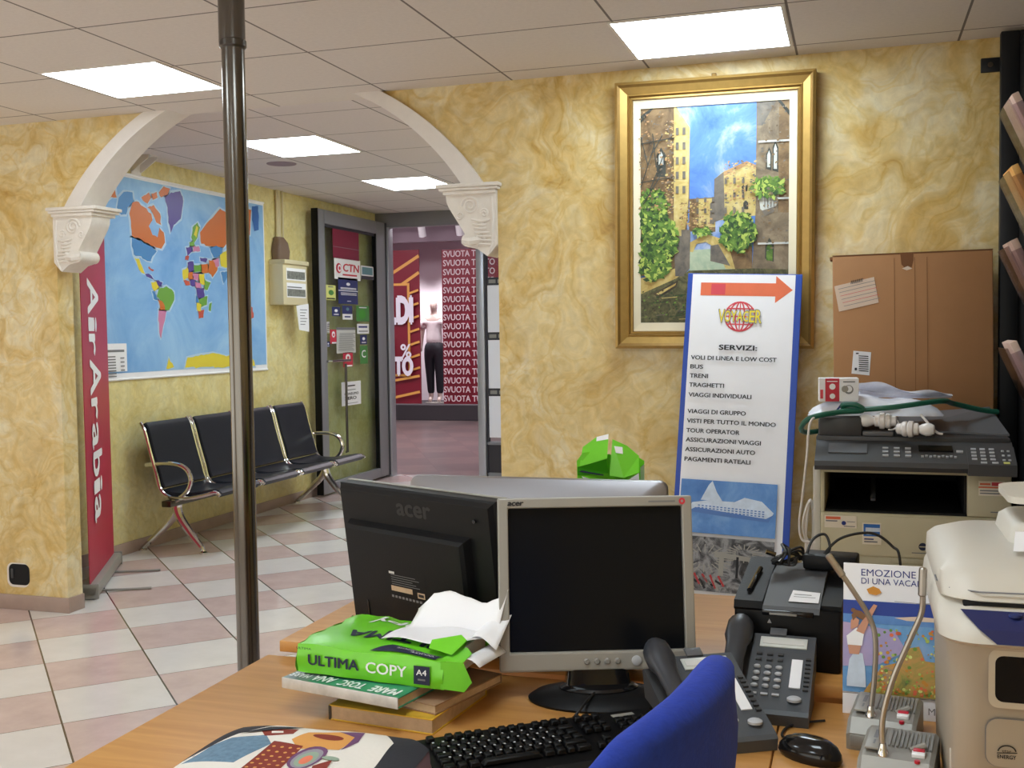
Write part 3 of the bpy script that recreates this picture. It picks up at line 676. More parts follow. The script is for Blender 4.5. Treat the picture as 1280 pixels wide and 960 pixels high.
# mall corridor and the shop across it
YF = 16.5
m = B(); m.bx(-9.5, -0.5, YF + 1.2, YF + 1.3, 0, 3.6, 'mall_wall'); m.bx(-9.5, -9.4, 10, YF + 1.2, 0, 3.6, 'mall_wall'); m.bx(-.6, -.5, 10, YF + 1.2, 0, 3.6, 'mall_wall')
struct(m.build('wall_far', smooth=0))
struct(B().bx(-9.5, -.5, 10, YF + 1.3, 3.6, 3.7, 'mall_head').build('ceiling_3', smooth=0))
m = B(); m.bx(-9.4, -.6, YF, YF + .12, 2.92, 3.6, 'mall_head'); m.bx(-9.4, -.6, YF - .05, YF + 1.2, 0, .25, 'mall_dark', .004)
m.bx(-5.78, -5.55, YF, YF + .12, .25, 2.92, 'alu_lite'); m.bx(-9.4, -8.9, YF, YF + .12, .25, 2.92, 'alu_lite')
struct(m.build('window_2', smooth=0))

# ------------------------------------------------------------ ceiling lights
def ceiling_light(x0, x1, y0, y1, z, label):
    t = thing('ceiling_light', label, 'ceiling light', ((x0 + x1) / 2, (y0 + y1) / 2, z), group='square led ceiling panels')
    hx, hy = (x1 - x0) / 2, (y1 - y0) / 2
    f = B()
    for a in ((-hx - .012, -hx, -hy - .012, hy + .012), (hx, hx + .012, -hy - .012, hy + .012), (-hx, hx, -hy - .012, -hy), (-hx, hx, hy, hy + .012)):
        f.bx(*a, -.004, .002, 'white_paint')
    f.build('frame', t, smooth=0)
    B().bx(-hx, hx, -hy, hy, -.003, .001, 'light_white').build('diffuser', t, smooth=0)
ceiling_light(-.835, -.245, 3.845, 4.375, ZC, 'lit square ceiling panel above the canal painting')
ceiling_light(-3.2, -2.655, 3.73, 4.22, ZC, 'lit square ceiling panel in front of the left side of the arch')
ceiling_light(-3.64, -3.08, 5.88, 6.50, ZB, 'lit square ceiling panel behind the arch, the nearer of two')
ceiling_light(-3.64, -3.10, 7.70, 8.32, ZB, 'lit square ceiling panel behind the arch, nearest the glass door')
ceiling_light(-1.85, -1.29, 6.4, 7.0, ZB, 'added unseen lit ceiling panel filling the waiting room near its right wall, nearer one')  # added out of view to brighten the room behind the arch
ceiling_light(-1.85, -1.29, 8.2, 8.8, ZB, 'added unseen lit ceiling panel filling the waiting room near its right wall, by the shopfront')  # another added panel, hidden by the arch wall, for more light
ceiling_light(-.835, -.245, 1.0, 1.54, ZC, 'lit square ceiling panel above the desks')
ceiling_light(-3.2, -2.655, 1.0, 1.54, ZC, 'lit square ceiling panel above the open floor left of the desks')
ceiling_light(-2.0, -1.4, -.9, -.35, ZC, 'lit square ceiling panel behind the camera')
for i, x in enumerate((-7.2, -4.2)):
    t = thing('corridor_light', ('long lit ceiling panel over the shopping corridor, left', 'long lit ceiling panel over the shopping corridor, right')[i], 'ceiling light', (x, 13.2, 3.6))
    B().bx(-.9, .9, -1.6, 1.6, -.012, .0, 'mall_light').build('diffuser', t, smooth=0)
    B().bx(-.93, .93, -1.63, 1.63, -.008, .001, 'white_paint').build('frame', t, smooth=0)

# ------------------------------------------------------------ waiting room
# steel pole
t = thing('steel_pole', 'tall round polished steel pole standing from floor to ceiling behind the desk', 'pole', (-1.695, 2.75, 0))
B().lathe([(.0325, 0), (.0325, 2.245)], 'steel', seg=32).build('shaft', t)
B().lathe([(.0375, 2.24), (.0375, 2.50)], 'steel', (-.002, 0, 0), seg=32).build('upper_sleeve', t)
B().lathe([(.034, 2.222), (.0385, 2.228), (.0385, 2.244), (.034, 2.25)], 'steel_dark', seg=32).build('joint_ring', t)
B().lathe([(.065, 0), (.065, .008), (.04, .014), (.034, .03)], 'steel', seg=32).build('floor_collar', t)

# roll-up banner
P0, P1 = Vector((-3.925, 4.80, 0)), Vector((-4.385, 5.60, 0))
d = P1 - P0; L = d.length; yaw = math.atan2(d.y, d.x)
# local +u runs from P1 to P0's far end; the print faces the room
t = thing('roll_up_banner', 'tall red roll up banner with white lettering beside the left arch jamb', 'banner', (P0.x, P0.y, 0), yaw)
bb = B(); bb.box((L / 2, 0, .045), (L, .09, .07), 'silver_plastic', .012); bb.bx(0, .012, -.05, .05, .005, .085, 'silver_dark', .004); bb.bx(L - .012, L, -.05, .05, .005, .085, 'silver_dark', .004)
bb.build('base', t)
for x in (.18, .66):
    B().tube([(x, -.03, .012), (x, -.22, .008), (x, -.30, .008)], .007, 'silver_dark', 8).build('foot', t)
p = B(); p.eps = .0006
p.bx(0.02, L - .02, -.004, 0, .08, 2.05, 'red_banner')
p.build('banner_sheet', t, loc=(0, 0, 0), smooth=0)
p = B(); p.eps = .0006
word = [('A', 0), ('i', 0), ('r', 0), ('A', 0), ('r', 0), ('a', 0), ('b', 0), ('i', 0), ('a', 0)]
z = 1.735
for ch, _ in word:
    ln = {'A': .19, 'i': .06, 'r': .11, 'a': .13, 'b': .13}[ch]
    hh = {'A': .36, 'i': .27, 'r': .20, 'a': .20, 'b': .30}[ch]
    # letters lie on their side, reading downwards: their baseline is the left edge
    p.text(ch, .22, z, hh, 'white_print', w=ln, bold=.02, rot=-PI / 2)
    z -= ln + .03
p.build('lettering', t, loc=(0, -.005, 0), smooth=0, recalc=False)
B().bx(0.01, L - .01, -.012, .012, 2.045, 2.075, 'silver_plastic', .004).build('top_rail', t)
B().tube([(L / 2, .02, .05), (L / 2, .02, 2.05)], .010, 'silver_dark', 8).build('support_pole', t)

# world map on the left wall
m = B(); m.eps = .0007
m.bx(0, 2.0, -.004, 0, -.02, 1.31, 'paper')
m.layer = 7
m.rect(.012, .02, 1.985, 1.29, 'sea')
CN = dict(o='map_o', b='map_b', p='map_p', y='map_y', g='map_g', k='map_k', r='map_r', d='map_d')
for c, pts in MAP:
    if c in 'dr': continue
    mx_, my_ = sum(p[0] for p in pts) / len(pts), sum(p[1] for p in pts) / len(pts)
    m.poly([(a + .016 * (a - mx_) / (abs(a - mx_) + .02), e + .016 * (e - my_) / (abs(e - my_) + .02)) for a, e in pts], 'halo'); m.layer -= 1
m.layer += 1
for c, pts in MAP:
    q = []
    for i in range(len(pts)):          # ragged coasts
        a, e = pts[i], pts[(i + 1) % len(pts)]
        q.append(a)
        ln = math.hypot(e[0] - a[0], e[1] - a[1]); k = int(ln / .035)
        for j in range(1, k + 1):
            f = j / (k + 1); n = random.uniform(-.007, .007)
            q.append((a[0] + (e[0] - a[0]) * f + n, a[1] + (e[1] - a[1]) * f + n))
    m.poly(q, CN[c]); m.layer -= .96
m.layer += 1
m.rect(LEG[0][0], LEG[2][1], LEG[1][0], LEG[0][1], 'paper')
u0, v0 = LEG[0][0] + .02, LEG[0][1] - .01
m.rect(u0, v0 - .045, u0 + .17, v0 - .03, 'ink_grey')
for k in range(8): m.rect(u0, v0 - .07 - k * .018, u0 + .08, v0 - .078 - k * .018, 'ink_grey')
for k in range(4): m.rect(u0 + .12, v0 - .08 - k * .026, u0 + .16, v0 - .088 - k * .026, 'ink_grey')
t = thing('world_map', 'large political world map in blue and bright colours hanging on the left wall', 'map', (XL + .003, 5.73, 1.16), PI / 2)
m.build('map_sheet', t, smooth=0, recalc=False)
B().tube([(0, -.004, 1.312), (2.0, -.004, 1.312)], .008, 'white_print', 8).build('top_rail', t)
B().tube([(0, -.004, -.02), (2.0, -.004, -.02)], .008, 'white_print', 8).build('bottom_rail', t)

# bench: local x out of the wall, y along the bench
t = thing('waiting_bench', 'four seat black and chrome waiting bench against the left wall under the map', 'bench', (XL, 7.04, 0))
seat_p = smoothpath([(.235, .405), (.30, .385), (.42, .385), (.55, .405), (.63, .415), (.665, .395)], 4)
back_p = smoothpath([(.105, .845), (.13, .80), (.165, .66), (.205, .53), (.225, .46), (.24, .43)], 4)
def sheet(path, th, y0, y1, m):
    pts = [Vector((p[0], p[1])) for p in path]; b = B(); up = []; dn = []
    for i, q in enumerate(pts):
        tt = (pts[min(i + 1, len(pts) - 1)] - pts[max(i - 1, 0)]).normalized(); n = Vector((-tt.y, tt.x))
        up.append(q + n * th / 2); dn.append(q - n * th / 2)
    poly = [(a.x, a.y) for a in up + dn[::-1]]
    rs = []
    for y, k in ((y0, .6), (y0 + .008, 1), (y1 - .008, 1), (y1, .6)):
        mid = [(a + c) / 2 for a, c in zip(up, dn)]
        ring = [(c + (a - c) * k) for a, c in zip(up, mid)] + [(c + (a - c) * k) for a, c in zip(dn, mid)][::-1]
        rs.append([(q.x, y, q.y) for q in ring])
    return b.loft(rs, m)
for k in range(4):
    yc = -.82 + k * .545
    sheet(seat_p, .035, yc - .235, yc + .235, 'black_vinyl').build('seat', t)
    sheet(back_p, .032, yc - .235, yc + .235, 'black_vinyl').build('backrest', t)
    for e in (-.252, .252):
        fpath = [(q.x, yc + e, q.y) for q in smoothpath([Vector((.095, .855)), Vector((.125, .80)), Vector((.165, .655)), Vector((.205, .52)), Vector((.235, .42)), Vector((.31, .372)), Vector((.44, .372)), Vector((.56, .395)), Vector((.64, .415)), Vector((.672, .395))], 4)]
        B().tube(fpath, .0125, 'chrome', 8).build('side_rail', t)
B().bx(.27, .34, -1.12, 1.12, .315, .355, 'steel_dark', .006).build('beam', t)
for y in (-1.06, 1.1):
    a = smoothpath([(.12, y, .575), (.24, y, .59), (.36, y, .585), (.43, y, .55), (.455, y, .485), (.43, y, .42), (.37, y, .37), (.305, y, .34)], 5)
    B().tube(a, .016, 'chrome', 10, rad=[.014 + .004 * min(1, i / len(a)) for i in range(len(a))]).build('armrest', t)
for y in (-1.0, 1.08):
    B().tube(smoothpath([(.305, y, .37), (.30, y, .28), (.245, y, .20), (.12, y, .09), (.035, y, .02)], 5), .02, 'chrome', 10, rad=[.034 - .018 * min(1, i / 20) for i in range(21)]).build('leg', t)
    B().tube(smoothpath([(.30, y, .30), (.325, y, .23), (.40, y, .13), (.47, y, .05), (.49, y, .02)], 5), .02, 'chrome', 10, rad=[.034 - .018 * min(1, i / 20) for i in range(21)]).build('leg', t)
    for x in (.03, .495):
        B().lathe([(.028, 0), (.028, .01), (.014, .018), (.012, .028)], 'chrome', (x, y, 0), 16).build('foot', t)

# mail box, cover, conduits, notice on the left wall
t = thing('wall_mailbox', 'cream wall box with small pictures stuck on its front, right of the map', 'mailbox', (XL, 7.98, 1.66))
b = B(); b.bx(0, .13, -.18, .22, 0, .36, 'cream_plastic', .008); b.bx(0, .15, -.185, .225, .33, .365, 'cream_plastic', .008); b.build('body', t)
q = B(); q.rect(-.13, .20, .19, .30, 'paper'); q.rect(-.12, .21, .18, .275, 'photo_grey'); q.rect(-.13, .06, .19, .18, 'paper'); q.rect(-.12, .07, .18, .13, 'photo_grey'); q.rect(-.12, .14, .12, .15, 'ink_grey')
q.build('front_pictures', t, loc=(.131, 0, 0), rot=(0, 0, PI / 2), smooth=0, recalc=False)
q = B(); q.poly([(-.02, 0), (.19, .02), (.19, -.215), (.02, -.20)], 'paper')
for k in range(6): q.rect(.04, -.03 - k * .024, .16 - .02 * (k % 3), -.036 - k * .024, 'ink_grey')
o = q.build('notice_sheet', smooth=0, recalc=False, solid=.0006); o.location = (XL + .132, 8.02, 1.655); o.rotation_euler = (0, 0, PI / 2)
tag(o, 'white notice sheet hanging under the cream wall box', 'notice')
t = thing('cable_cover', 'brown oval cable cover on the left wall above the cream box', 'cable cover', (XL, 7.93, 2.0))
B().loft([[(x, y, z) for x, y in rrect(0, -w_ / 2, dd, w_ / 2, .02)] for z, w_, dd in ((0, .13, .06), (.02, .17, .075), (.10, .19, .08), (.17, .15, .075), (.215, .10, .05))], 'brown_plastic').build('shell', t)
t = thing('wall_conduit', 'pair of thin cream conduits running down the left wall to the brown cover', 'conduit', (XL, 7.95, 2.2))
for y in (-.03, .0): B().tube([(.02, y, .0), (.02, y, .40)], .012, 'cream_plastic', 8).build('pipe', t)
B().tube([(.02, .06, -.35), (.02, .06, .40)], .008, 'cream_plastic', 8).build('pipe', t)
t = thing('wall_bracket', 'small white bracket high on the left wall behind the arch', 'bracket', (XL, 6.12, 2.49))
b = B(); b.prism([(0, .0), (.14, .09), (.14, .115), (0, .115)], 'y', -.05, -.04, 'white_paint'); b.bx(0, .15, -.05, .05, .105, .115, 'white_paint', .002); b.bx(0, .01, -.05, .05, -.01, .115, 'white_paint', .002)
b.prism([(0, .0), (.14, .09), (.14, .115), (0, .115)], 'y', .04, .05, 'white_paint'); b.build('plate', t)
t = thing('ceiling_speaker', 'round flush white ceiling speaker beside the nearer light panel behind the arch', 'speaker', (-3.80, 6.75, ZB))
B().lathe([(.0, -.004), (.085, -.006), (.10, -.004), (.105, .002)], 'mall_head', seg=28).build('grille', t)

# cable outlet hole low in the left piece of the arch wall
t = thing('cable_outlet', 'open dark cable outlet with a chipped white rim low on the left wall piece', 'outlet', (-4.152, YW, .182))
q = B(); q.eps = .0008; q.poly(rrect(-.078, -.066, .062, .062, .035), 'white_paint'); q.poly(rrect(-.066, -.054, .066, .056, .03), 'cavity')
q.build('rim', t, smooth=0, recalc=False)
B().bx(-.05, -.035, -.006, -.001, -.02, .03, 'charcoal', .002).build('clip', t)

# glass door leaf, opened inwards along the left wall
LX = -4.43
dl = struct(thing('door_1', 'grey aluminium glass door leaf covered in stickers, opened against the left wall', 'door', (LX, YS, 0), PI / 2))
del dl['label']; del dl['category']
f = B()     # local u runs along +Y, the hinge at u = 0 and the free edge at u = -1.44
f.bx(-1.44, -1.31, -.025, .025, .02, 2.50, 'alu', .005); f.bx(-.24, 0, -.025, .025, .02, 2.50, 'alu', .005)
f.bx(-1.31, -.24, -.025, .025, 2.38, 2.50, 'alu', .005); f.bx(-1.31, -.24, -.025, .025, .02, .11, 'alu', .005)
f.bx(-1.455, -1.44, -.03, .03, .02, 2.50, 'black_plastic'); f.bx(-.05, -.02, -.03, -.02, .02, 2.5, 'alu_dark'); f.bx(-.255, -.24, -.02, .02, .11, 2.38, 'black_plastic')
f.bx(-1.31, -.24, -.01, .01, 2.355, 2.38, 'alu_dark')
f.build('frame', dl)
B().bx(-1.31, -.24, -.004, .004, .11, 2.38, 'window_glass').build('pane', dl, smooth=0)
B().tube([(-1.34, -.03, 1.18), (-1.34, -.08, 1.18), (-.98, -.08, 1.18), (-.98, -.03, 1.18)], .012, 'chrome', 8).build('handle', dl)
B().tube([(-1.0, -.03, .35), (-1.0, -.045, .35), (-1.0, -.045, 1.15)], .012, 'steel_dark', 8).build('pull_bar', dl)
def sticker(kind, y0, z0, y1, z1):
    q = B(); q.eps = .0012; W, H = y1 - y0, z1 - z0
    base = dict(maroon='maroon', ctn='paper', teal='paper', navyline='stick_navy', yellow='stick_yellow', navy='stick_navy', navywhite='stick_navy', green='stick_green', whitetxt='paper', barcode='paper', redtag='stick_red', note='paper_grey', blue='stick_navy', greenc='stick_green', hours='paper')[kind]
    q.rect(0, 0, W, H, base)
    if kind == 'maroon': q.rect(0, H * .30, W, H * .315, 'mall_head')
    if kind == 'ctn':
        q.text('CTN', W * .32, H * .40, H * .36, 'stick_red', w=W * .60, bold=.03, shear=.15); q.rect(W * .3, H * .2, W * .85, H * .27, 'stick_red')
        q.disc(W * .16, H * .52, W * .10, 'stick_red', H * .24); q.disc(W * .18, H * .52, W * .07, 'paper', H * .17); q.disc(W * .18, H * .52, W * .035, 'stick_red', H * .09)
    if kind == 'teal': q.rect(.02, H * .35, W - .02, H * .9, 'teal_print'); q.rect(0, 0, W, H * .25, 'alu_dark')
    if kind == 'navyline':
        q.rect(0, H * .49, W, H * .52, 'paper'); q.disc(W * .5, H * .76, W * .1, 'paper', H * .06)
        for k, zz in enumerate((.60, .56, .40, .34)): q.rect(W * .1, H * zz, W * .9, H * (zz + .025), 'mall_white')
        q.rect(W * .4, H * .10, W * .6, H * .12, 'mall_white')
    if kind == 'yellow': q.disc(W * .55, H * .5, W * .25, 'stick_green', H * .18); q.rect(W * .1, H * .05, W * .9, H * .14, 'ink'); q.rect(W * .25, H * .86, W * .75, H * .92, 'ink_grey')
    if kind in ('navy', 'blue'): q.disc(W * .5, H * .6, W * .2, 'paper', H * .16); q.rect(W * .2, H * .15, W * .8, H * .25, 'mall_white')
    if kind == 'navywhite': q.rect(0, 0, W, H * .4, 'paper'); q.rect(W * .2, H * .15, W * .8, H * .25, 'ink_blue'); q.disc(W * .5, H * .75, W * .15, 'teal_print', H * .12)
    if kind == 'green': q.disc(W * .45, H * .45, W * .28, 'green_dark', H * .3); q.rect(W * .2, H * .86, W * .8, H * .92, 'paper')
    if kind == 'whitetxt': q.rect(W * .12, H * .6, W * .85, H * .78, 'ink_blue'); q.rect(W * .12, H * .2, W * .88, H * .3, 'ink_grey')
    if kind == 'barcode':
        for k in range(8): q.rect(W * .15, H * (.05 + .115 * k), W * .85, H * (.10 + .115 * k), 'ink')
    if kind == 'redtag': q.disc(W * .5, H * .66, W * .25, 'paper', H * .22); q.disc(W * .5, H * .63, W * .11, 'stick_red', H * .1); q.rect(W * .2, H * .02, W * .9, H * .12, 'paper')
    if kind == 'note':
        q.rect(0, H * .90, W, H, 'ink_grey')
        for k in range(13): q.rect(W * .08, H * (.10 + .055 * k), W * (.92 - .06 * (k % 3)), H * (.118 + .055 * k), 'ink_grey')
    if kind == 'greenc': q.text('C', W * .22, H * .35, H * .4, 'paper', w=W * .5, bold=.02)
    if kind == 'hours':
        q.text('CONSUMO', W * .14, H * .44, H * .10, 'ink', w=W * .72, bold=.02); q.text('ZERO', W * .14, H * .24, H * .13, 'ink', w=W * .6, bold=.02)
        q.rect(W * .3, H * .80, W * .68, H * .85, 'ink'); q.rect(W * .2, H * .64, W * .7, H * .67, 'ink_grey'); q.rect(W * .15, H * .08, W * .8, H * .10, 'ink_grey')
    q.build('sticker', dl, loc=(y0 - YS, -.006, z0), smooth=0, recalc=False)
for a in ST: sticker(*a)

# shop across the corridor: sale poster, lettered banner, mannequin, track lights
t = thing('sale_poster', 'big red sale poster with gold frame lines in the shop window across the corridor', 'poster', (-7.45, YF - .02, .27))
q = B(); q.eps = .004
q.bx(-1.0, .65, -.002, .02, 0, 2.52, 'sale_red')
for a in ((.0, 2.05, .65, 2.42), (.0, 1.75, .65, 2.15), (-1, 1.75, .35, 1.75), (-.2, 1.85, .45, 1.95)):
    q.line(*a, .05, 'sale_gold')
q.rect(-1.0, .45, .48, 1.98, 'sale_gold'); q.rect(-1.0, .49, .44, 1.94, 'sale_red')
for k in range(7): q.line(.49, .55 + k * .21, .65, .60 + k * .21, .035, 'sale_gold')
for a in ((-.3, .30, .65, .46), (-.2, .02, .65, .20), (-1, .20, .2, .20)): q.line(*a, .04, 'sale_gold')
q.text('SALDI', -.22, 1.33, .42, 'mall_white', w=.76, bold=.09)
q.disc(.06, .92, .15, 'ink', .32); q.disc(.02, 1.0, .11, 'mall_white', .22); q.disc(-.02, 1.2, .16, 'art_bush', .06); q.disc(.1, .78, .1, 'ink', .1); q.disc(-.02, .62, .14, 'mall_white', .06)
q.text('%', .34, .76, .22, 'mall_white', w=.18, bold=.02); q.text('TUTTO', -.20, .48, .28, 'mall_white', w=.74, bold=.09)
q.build('printed_sheet', t, smooth=0, recalc=False)
t = thing('lettered_banner', 'red clearance banner with one phrase repeated down it, right of the mannequin', 'banner', (-6.40, YF - .03, .27))
q = B(); q.eps = .004
q.bx(0, 1.1, -.002, .02, 0, 2.50, 'sale_red')
for k in range(17): q.text('SVUOTA TUTTO', .03, 2.38 - k * .146, .098, 'print_rose', w=.88, bold=.02)
q.build('printed_sheet', t, smooth=0, recalc=False)
t = thing('mannequin', 'white shop mannequin in a white tee and dark trousers behind the shop window', 'mannequin', (-6.76, YF + .5, .25))
def skin_body(verts, edges, name, m, parent, sub=2):
    me = bpy.data.meshes.new(name); me.from_pydata([v[:3] for v in verts], edges, []); me.update()
    o = bpy.data.objects.new(name, me); C.objects.link(o); o.parent = parent
    me.materials.append(mat(m))
    sk = o.modifiers.new('skin', 'SKIN'); sk.use_smooth_shade = True
    me.skin_vertices or me.attributes
    for i, v in enumerate(verts):
        me.skin_vertices[0].data[i].radius = (v[3], v[4] if len(v) > 4 else v[3])
    me.skin_vertices[0].data[0].use_root = True
    s = o.modifiers.new('sub', 'SUBSURF'); s.levels = sub; s.render_levels = sub
    return o
def ensure_skin(o): pass
V = [(0, 0, .96, .15, .10), (0, 0, 1.12, .12, .085), (0, 0, 1.30, .15, .09), (0, 0, 1.42, .10, .07), (0, 0, 1.50, .05, .05), (0, -.01, 1.58, .062, .075), (0, -.01, 1.66, .07, .085), (0, 0, 1.72, .045, .05),
     (.17, 0, 1.40, .052), (.22, .01, 1.20, .042), (.24, -.01, .98, .034), (.245, -.02, .86, .03), (-.17, 0, 1.40, .052), (-.22, .01, 1.20, .042), (-.24, -.01, .98, .034), (-.245, -.02, .86, .03),
     (.09, 0, .84, .095), (.085, 0, .48, .06), (.08, .02, .10, .042), (.08, -.06, .03, .035), (-.09, 0, .84, .095), (-.085, 0, .48, .06), (-.08, .02, .10, .042), (-.08, -.06, .03, .035)]
E_ = [(0, 1), (1, 2), (2, 3), (3, 4), (4, 5), (5, 6), (6, 7), (3, 8), (8, 9), (9, 10), (10, 11), (3, 12), (12, 13), (13, 14), (14, 15), (0, 16), (16, 17), (17, 18), (18, 19), (0, 20), (20, 21), (21, 22), (22, 23)]
def skinned(verts, edges, name, m, parent):
    me = bpy.data.meshes.new(name)
    bm = bmesh.new()
    ly = bm.verts.layers.skin.verify()
    bv = []
    for i, v in enumerate(verts):
        q = bm.verts.new(v[:3]); q[ly].radius = (v[3], v[4] if len(v) > 4 else v[3]); q[ly].use_root = (i == 0); bv.append(q)
    for a, c in edges: bm.edges.new((bv[a], bv[c]))
    bm.to_mesh(me); bm.free()
    me.materials.append(mat(m))
    o = bpy.data.objects.new(name, me); C.objects.link(o); o.parent = parent
    sk = o.modifiers.new('skin', 'SKIN'); sk.use_smooth_shade = True
    s = o.modifiers.new('sub', 'SUBSURF'); s.levels = 2; s.render_levels = 2
    return o
skinned(V, E_, 'body', 'skin_mannequin', t)
skinned([(0, 0, .95, .172, .125), (0, 0, 1.12, .15, .105), (0, 0, 1.30, .175, .11), (0, 0, 1.40, .13, .09), (.17, 0, 1.39, .075), (.215, 0, 1.24, .07), (-.17, 0, 1.39, .075), (-.215, 0, 1.24, .07)], [(0, 1), (1, 2), (2, 3), (3, 4), (4, 5), (3, 6), (6, 7)], 'shirt', 'shirt', t)
skinned([(0, 0, .94, .165, .12), (0, 0, 1.09, .155, .115), (.09, 0, .82, .11), (.085, 0, .48, .078), (.08, .02, .14, .06), (-.09, 0, .82, .11), (-.085, 0, .48, .078), (-.08, .02, .14, .06)], [(0, 1), (0, 2), (2, 3), (3, 4), (0, 5), (5, 6), (6, 7)], 'trousers', 'trousers', t)
B().lathe([(.17, 0), (.17, .012), (.02, .016), (.012, .03)], 'silver_plastic', seg=24).build('base_plate', t)
t = thing('light_track', 'white ceiling track over the shop window across the corridor', 'track', (-6.6, YF - .35, 3.17))
B().bx(-1.6, 1.6, -.02, .02, 0, .035, 'white_print', .004).build('rail', t)
for x in (-1.5, 0, 1.5): B().tube([(x, 0, .03), (x, 0, .43)], .006, 'white_print', 6).build('hanger', t)
for i, x in enumerate((-7.30, -6.62, -5.98)):
    s = thing('track_spotlight', ('white track spotlight above the sale poster', 'white track spotlight above the mannequin, middle of three', 'white track spotlight above the lettered banner')[i], 'spotlight', (x, YF - .35, 3.17), group='track spotlights over the shop window')
    B().tube([(0, 0, 0), (0, 0, -.05)], .012, 'white_print', 8).build('stem', s)
    B().lathe([(.03, -.10), (.06, -.09), (.06, .09), (.05, .11)], 'white_print', (0, 0, -.12), 16).build('lamp_head', s, rot=(R(20), 0, 0))
for x in (-6.6, -7.6, -5.2):
    l = bpy.data.lights.new('display_lamp', 'SPOT'); l.energy = 130; l.spot_size = R(95); l.spot_blend = .6; l.shadow_soft_size = .08; l.color = (1, .93, .95)
    o = bpy.data.objects.new('display_lamp', l); C.objects.link(o); o.location = (x, YF + .25, 2.88); o.rotation_euler = (R(18), 0, 0)

# ------------------------------------------------------------ wall behind the desks
# framed painting
t = thing('framed_painting', 'large canal painting in a wide gold frame hanging on the yellow wall', 'painting', (-.56, YW, 1.88), rot=(R(1.0), R(.6), 0))
W2, H2 = .405, .553
def frame_ring(b, w0, h0, y0, w1, h1, y1, m):
    o = [(-w0, y0, -h0), (w0, y0, -h0), (w0, y0, h0), (-w0, y0, h0)]; i = [(-w1, y1, -h1), (w1, y1, -h1), (w1, y1, h1), (-w1, y1, h1)]
    b.add(o + i, [[k, (k + 1) % 4, 4 + (k + 1) % 4, 4 + k] for k in range(4)], m)
b = B()
for s0, s1, m in (((0, -.005), (0, -.05), 'gold_dark'), ((0, -.05), (.012, -.058), 'gold'), ((.012, -.058), (.022, -.05), 'gold_dark'), ((.022, -.05), (.05, -.036), 'gold'), ((.05, -.036), (.056, -.040), 'gold'), ((.056, -.040), (.062, -.030), 'gold_dark'), ((.062, -.030), (.070, -.032), 'gold'), ((.070, -.032), (.074, -.018), 'gold_dark')):
    frame_ring(b, W2 - s0[0], H2 - s0[0], s0[1], W2 - s1[0], H2 - s1[0], s1[1], m)
b.add([(-W2, -.005, -H2), (W2, -.005, -H2), (W2, -.005, H2), (-W2, -.005, H2)], [[3, 2, 1, 0]], 'cardboard_dark')
b.build('frame', t, smooth=0, recalc=False)
b = B(); frame_ring(b, W2 - .07, H2 - .07, -.022, .302, .445, -.018, 'mat_cream'); b.build('mat_board', t, smooth=0, recalc=False)
q = B(); q.eps = .00008
q.rect(-.312, -.46, .312, .458, 'art_sky')
CM = dict(brick='art_brick', lite='art_lite', roof='art_roof', shade='art_shade', stone='art_stone', pale='art_pale', dark='art_dark', bush='art_bush', water='art_water', dkwat='art_dkwat', boat='art_boat')
rp = random.Random(3)
for i, (c, pts) in enumerate(PT): q.poly([(-.311 if a < -.285 else .311 if a > .285 else a, .457 if z > .425 else -.459 if z < -.425 else z) for a, z in pts], CM[c])
# facade details: rows of small windows and cornice lines
for r_ in range(5):
    for c_ in range(2): q.rect(-.155 + c_ * .028, .33 - r_ * .06, -.143 + c_ * .028, .36 - r_ * .06, 'art_shade')
for r_ in range(3):
    for c_ in range(3): q.rect(-.07 + c_ * .032, .05 - r_ * .045, -.06 + c_ * .032, .07 - r_ * .045, 'art_shade')
for r_ in range(3):
    for c_ in range(3): q.rect(.045 + c_ * .035, .12 - r_ * .06, .055 + c_ * .035, .145 - r_ * .06, 'art_shade')
for z in (.28, .05, -.13): q.rect(.18, z, .308, z + .008, 'art_pale')
for k in range(5): q.rect(.205 + k * .012, .02, .208 + k * .012, .065, 'art_shade')
for z in (.30, .14): q.line(-.31, z, -.16, z + .02, .004, 'art_dark')
for (p0, p1, n) in BUSH:
    cu0, cv0, du0, dv0 = (p0[0] + p1[0]) / 2, (p0[1] + p1[1]) / 2, abs(p1[0] - p0[0]) / 2, abs(p0[1] - p1[1]) / 2
    q.poly([(max(-.311, min(.30, cu0 + du0 * (.95 + .22 * math.sin(2.3 * k + n) + .1 * math.sin(5 * k)) * math.cos(k * PI / 12))), cv0 + dv0 * (.95 + .2 * math.sin(3.1 * k + n)) * math.sin(k * PI / 12)) for k in range(24)], 'art_bush')
    for k in range(n * 4):
        u = p0[0] + (p1[0] - p0[0]) * rp.random(); v = p1[1] + (p0[1] - p1[1]) * rp.random()
        cu_, cv_ = (p0[0] + p1[0]) / 2, (p0[1] + p1[1]) / 2
        if ((u - cu_) / (p1[0] - p0[0])) ** 2 + ((v - cv_) / (p1[1] - p0[1])) ** 2 > .27: continue
        u = max(-.30, min(.295, u)); a = rp.random() * 6.28; r_ = .006 + .012 * rp.random()
        q.layer -= .92
        q.poly([(u + r_ * math.cos(a), v + r_ * math.sin(a)), (u + r_ * .5 * math.cos(a + 1.9), v + r_ * .5 * math.sin(a + 1.9)), (u - r_ * math.cos(a), v - r_ * math.sin(a)), (u + r_ * .5 * math.cos(a - 1.6), v + r_ * .5 * math.sin(a - 1.6))], rp.choice(['art_bush', 'art_bush', 'leaf_lite', 'leaf_mid', 'leaf_dark']))
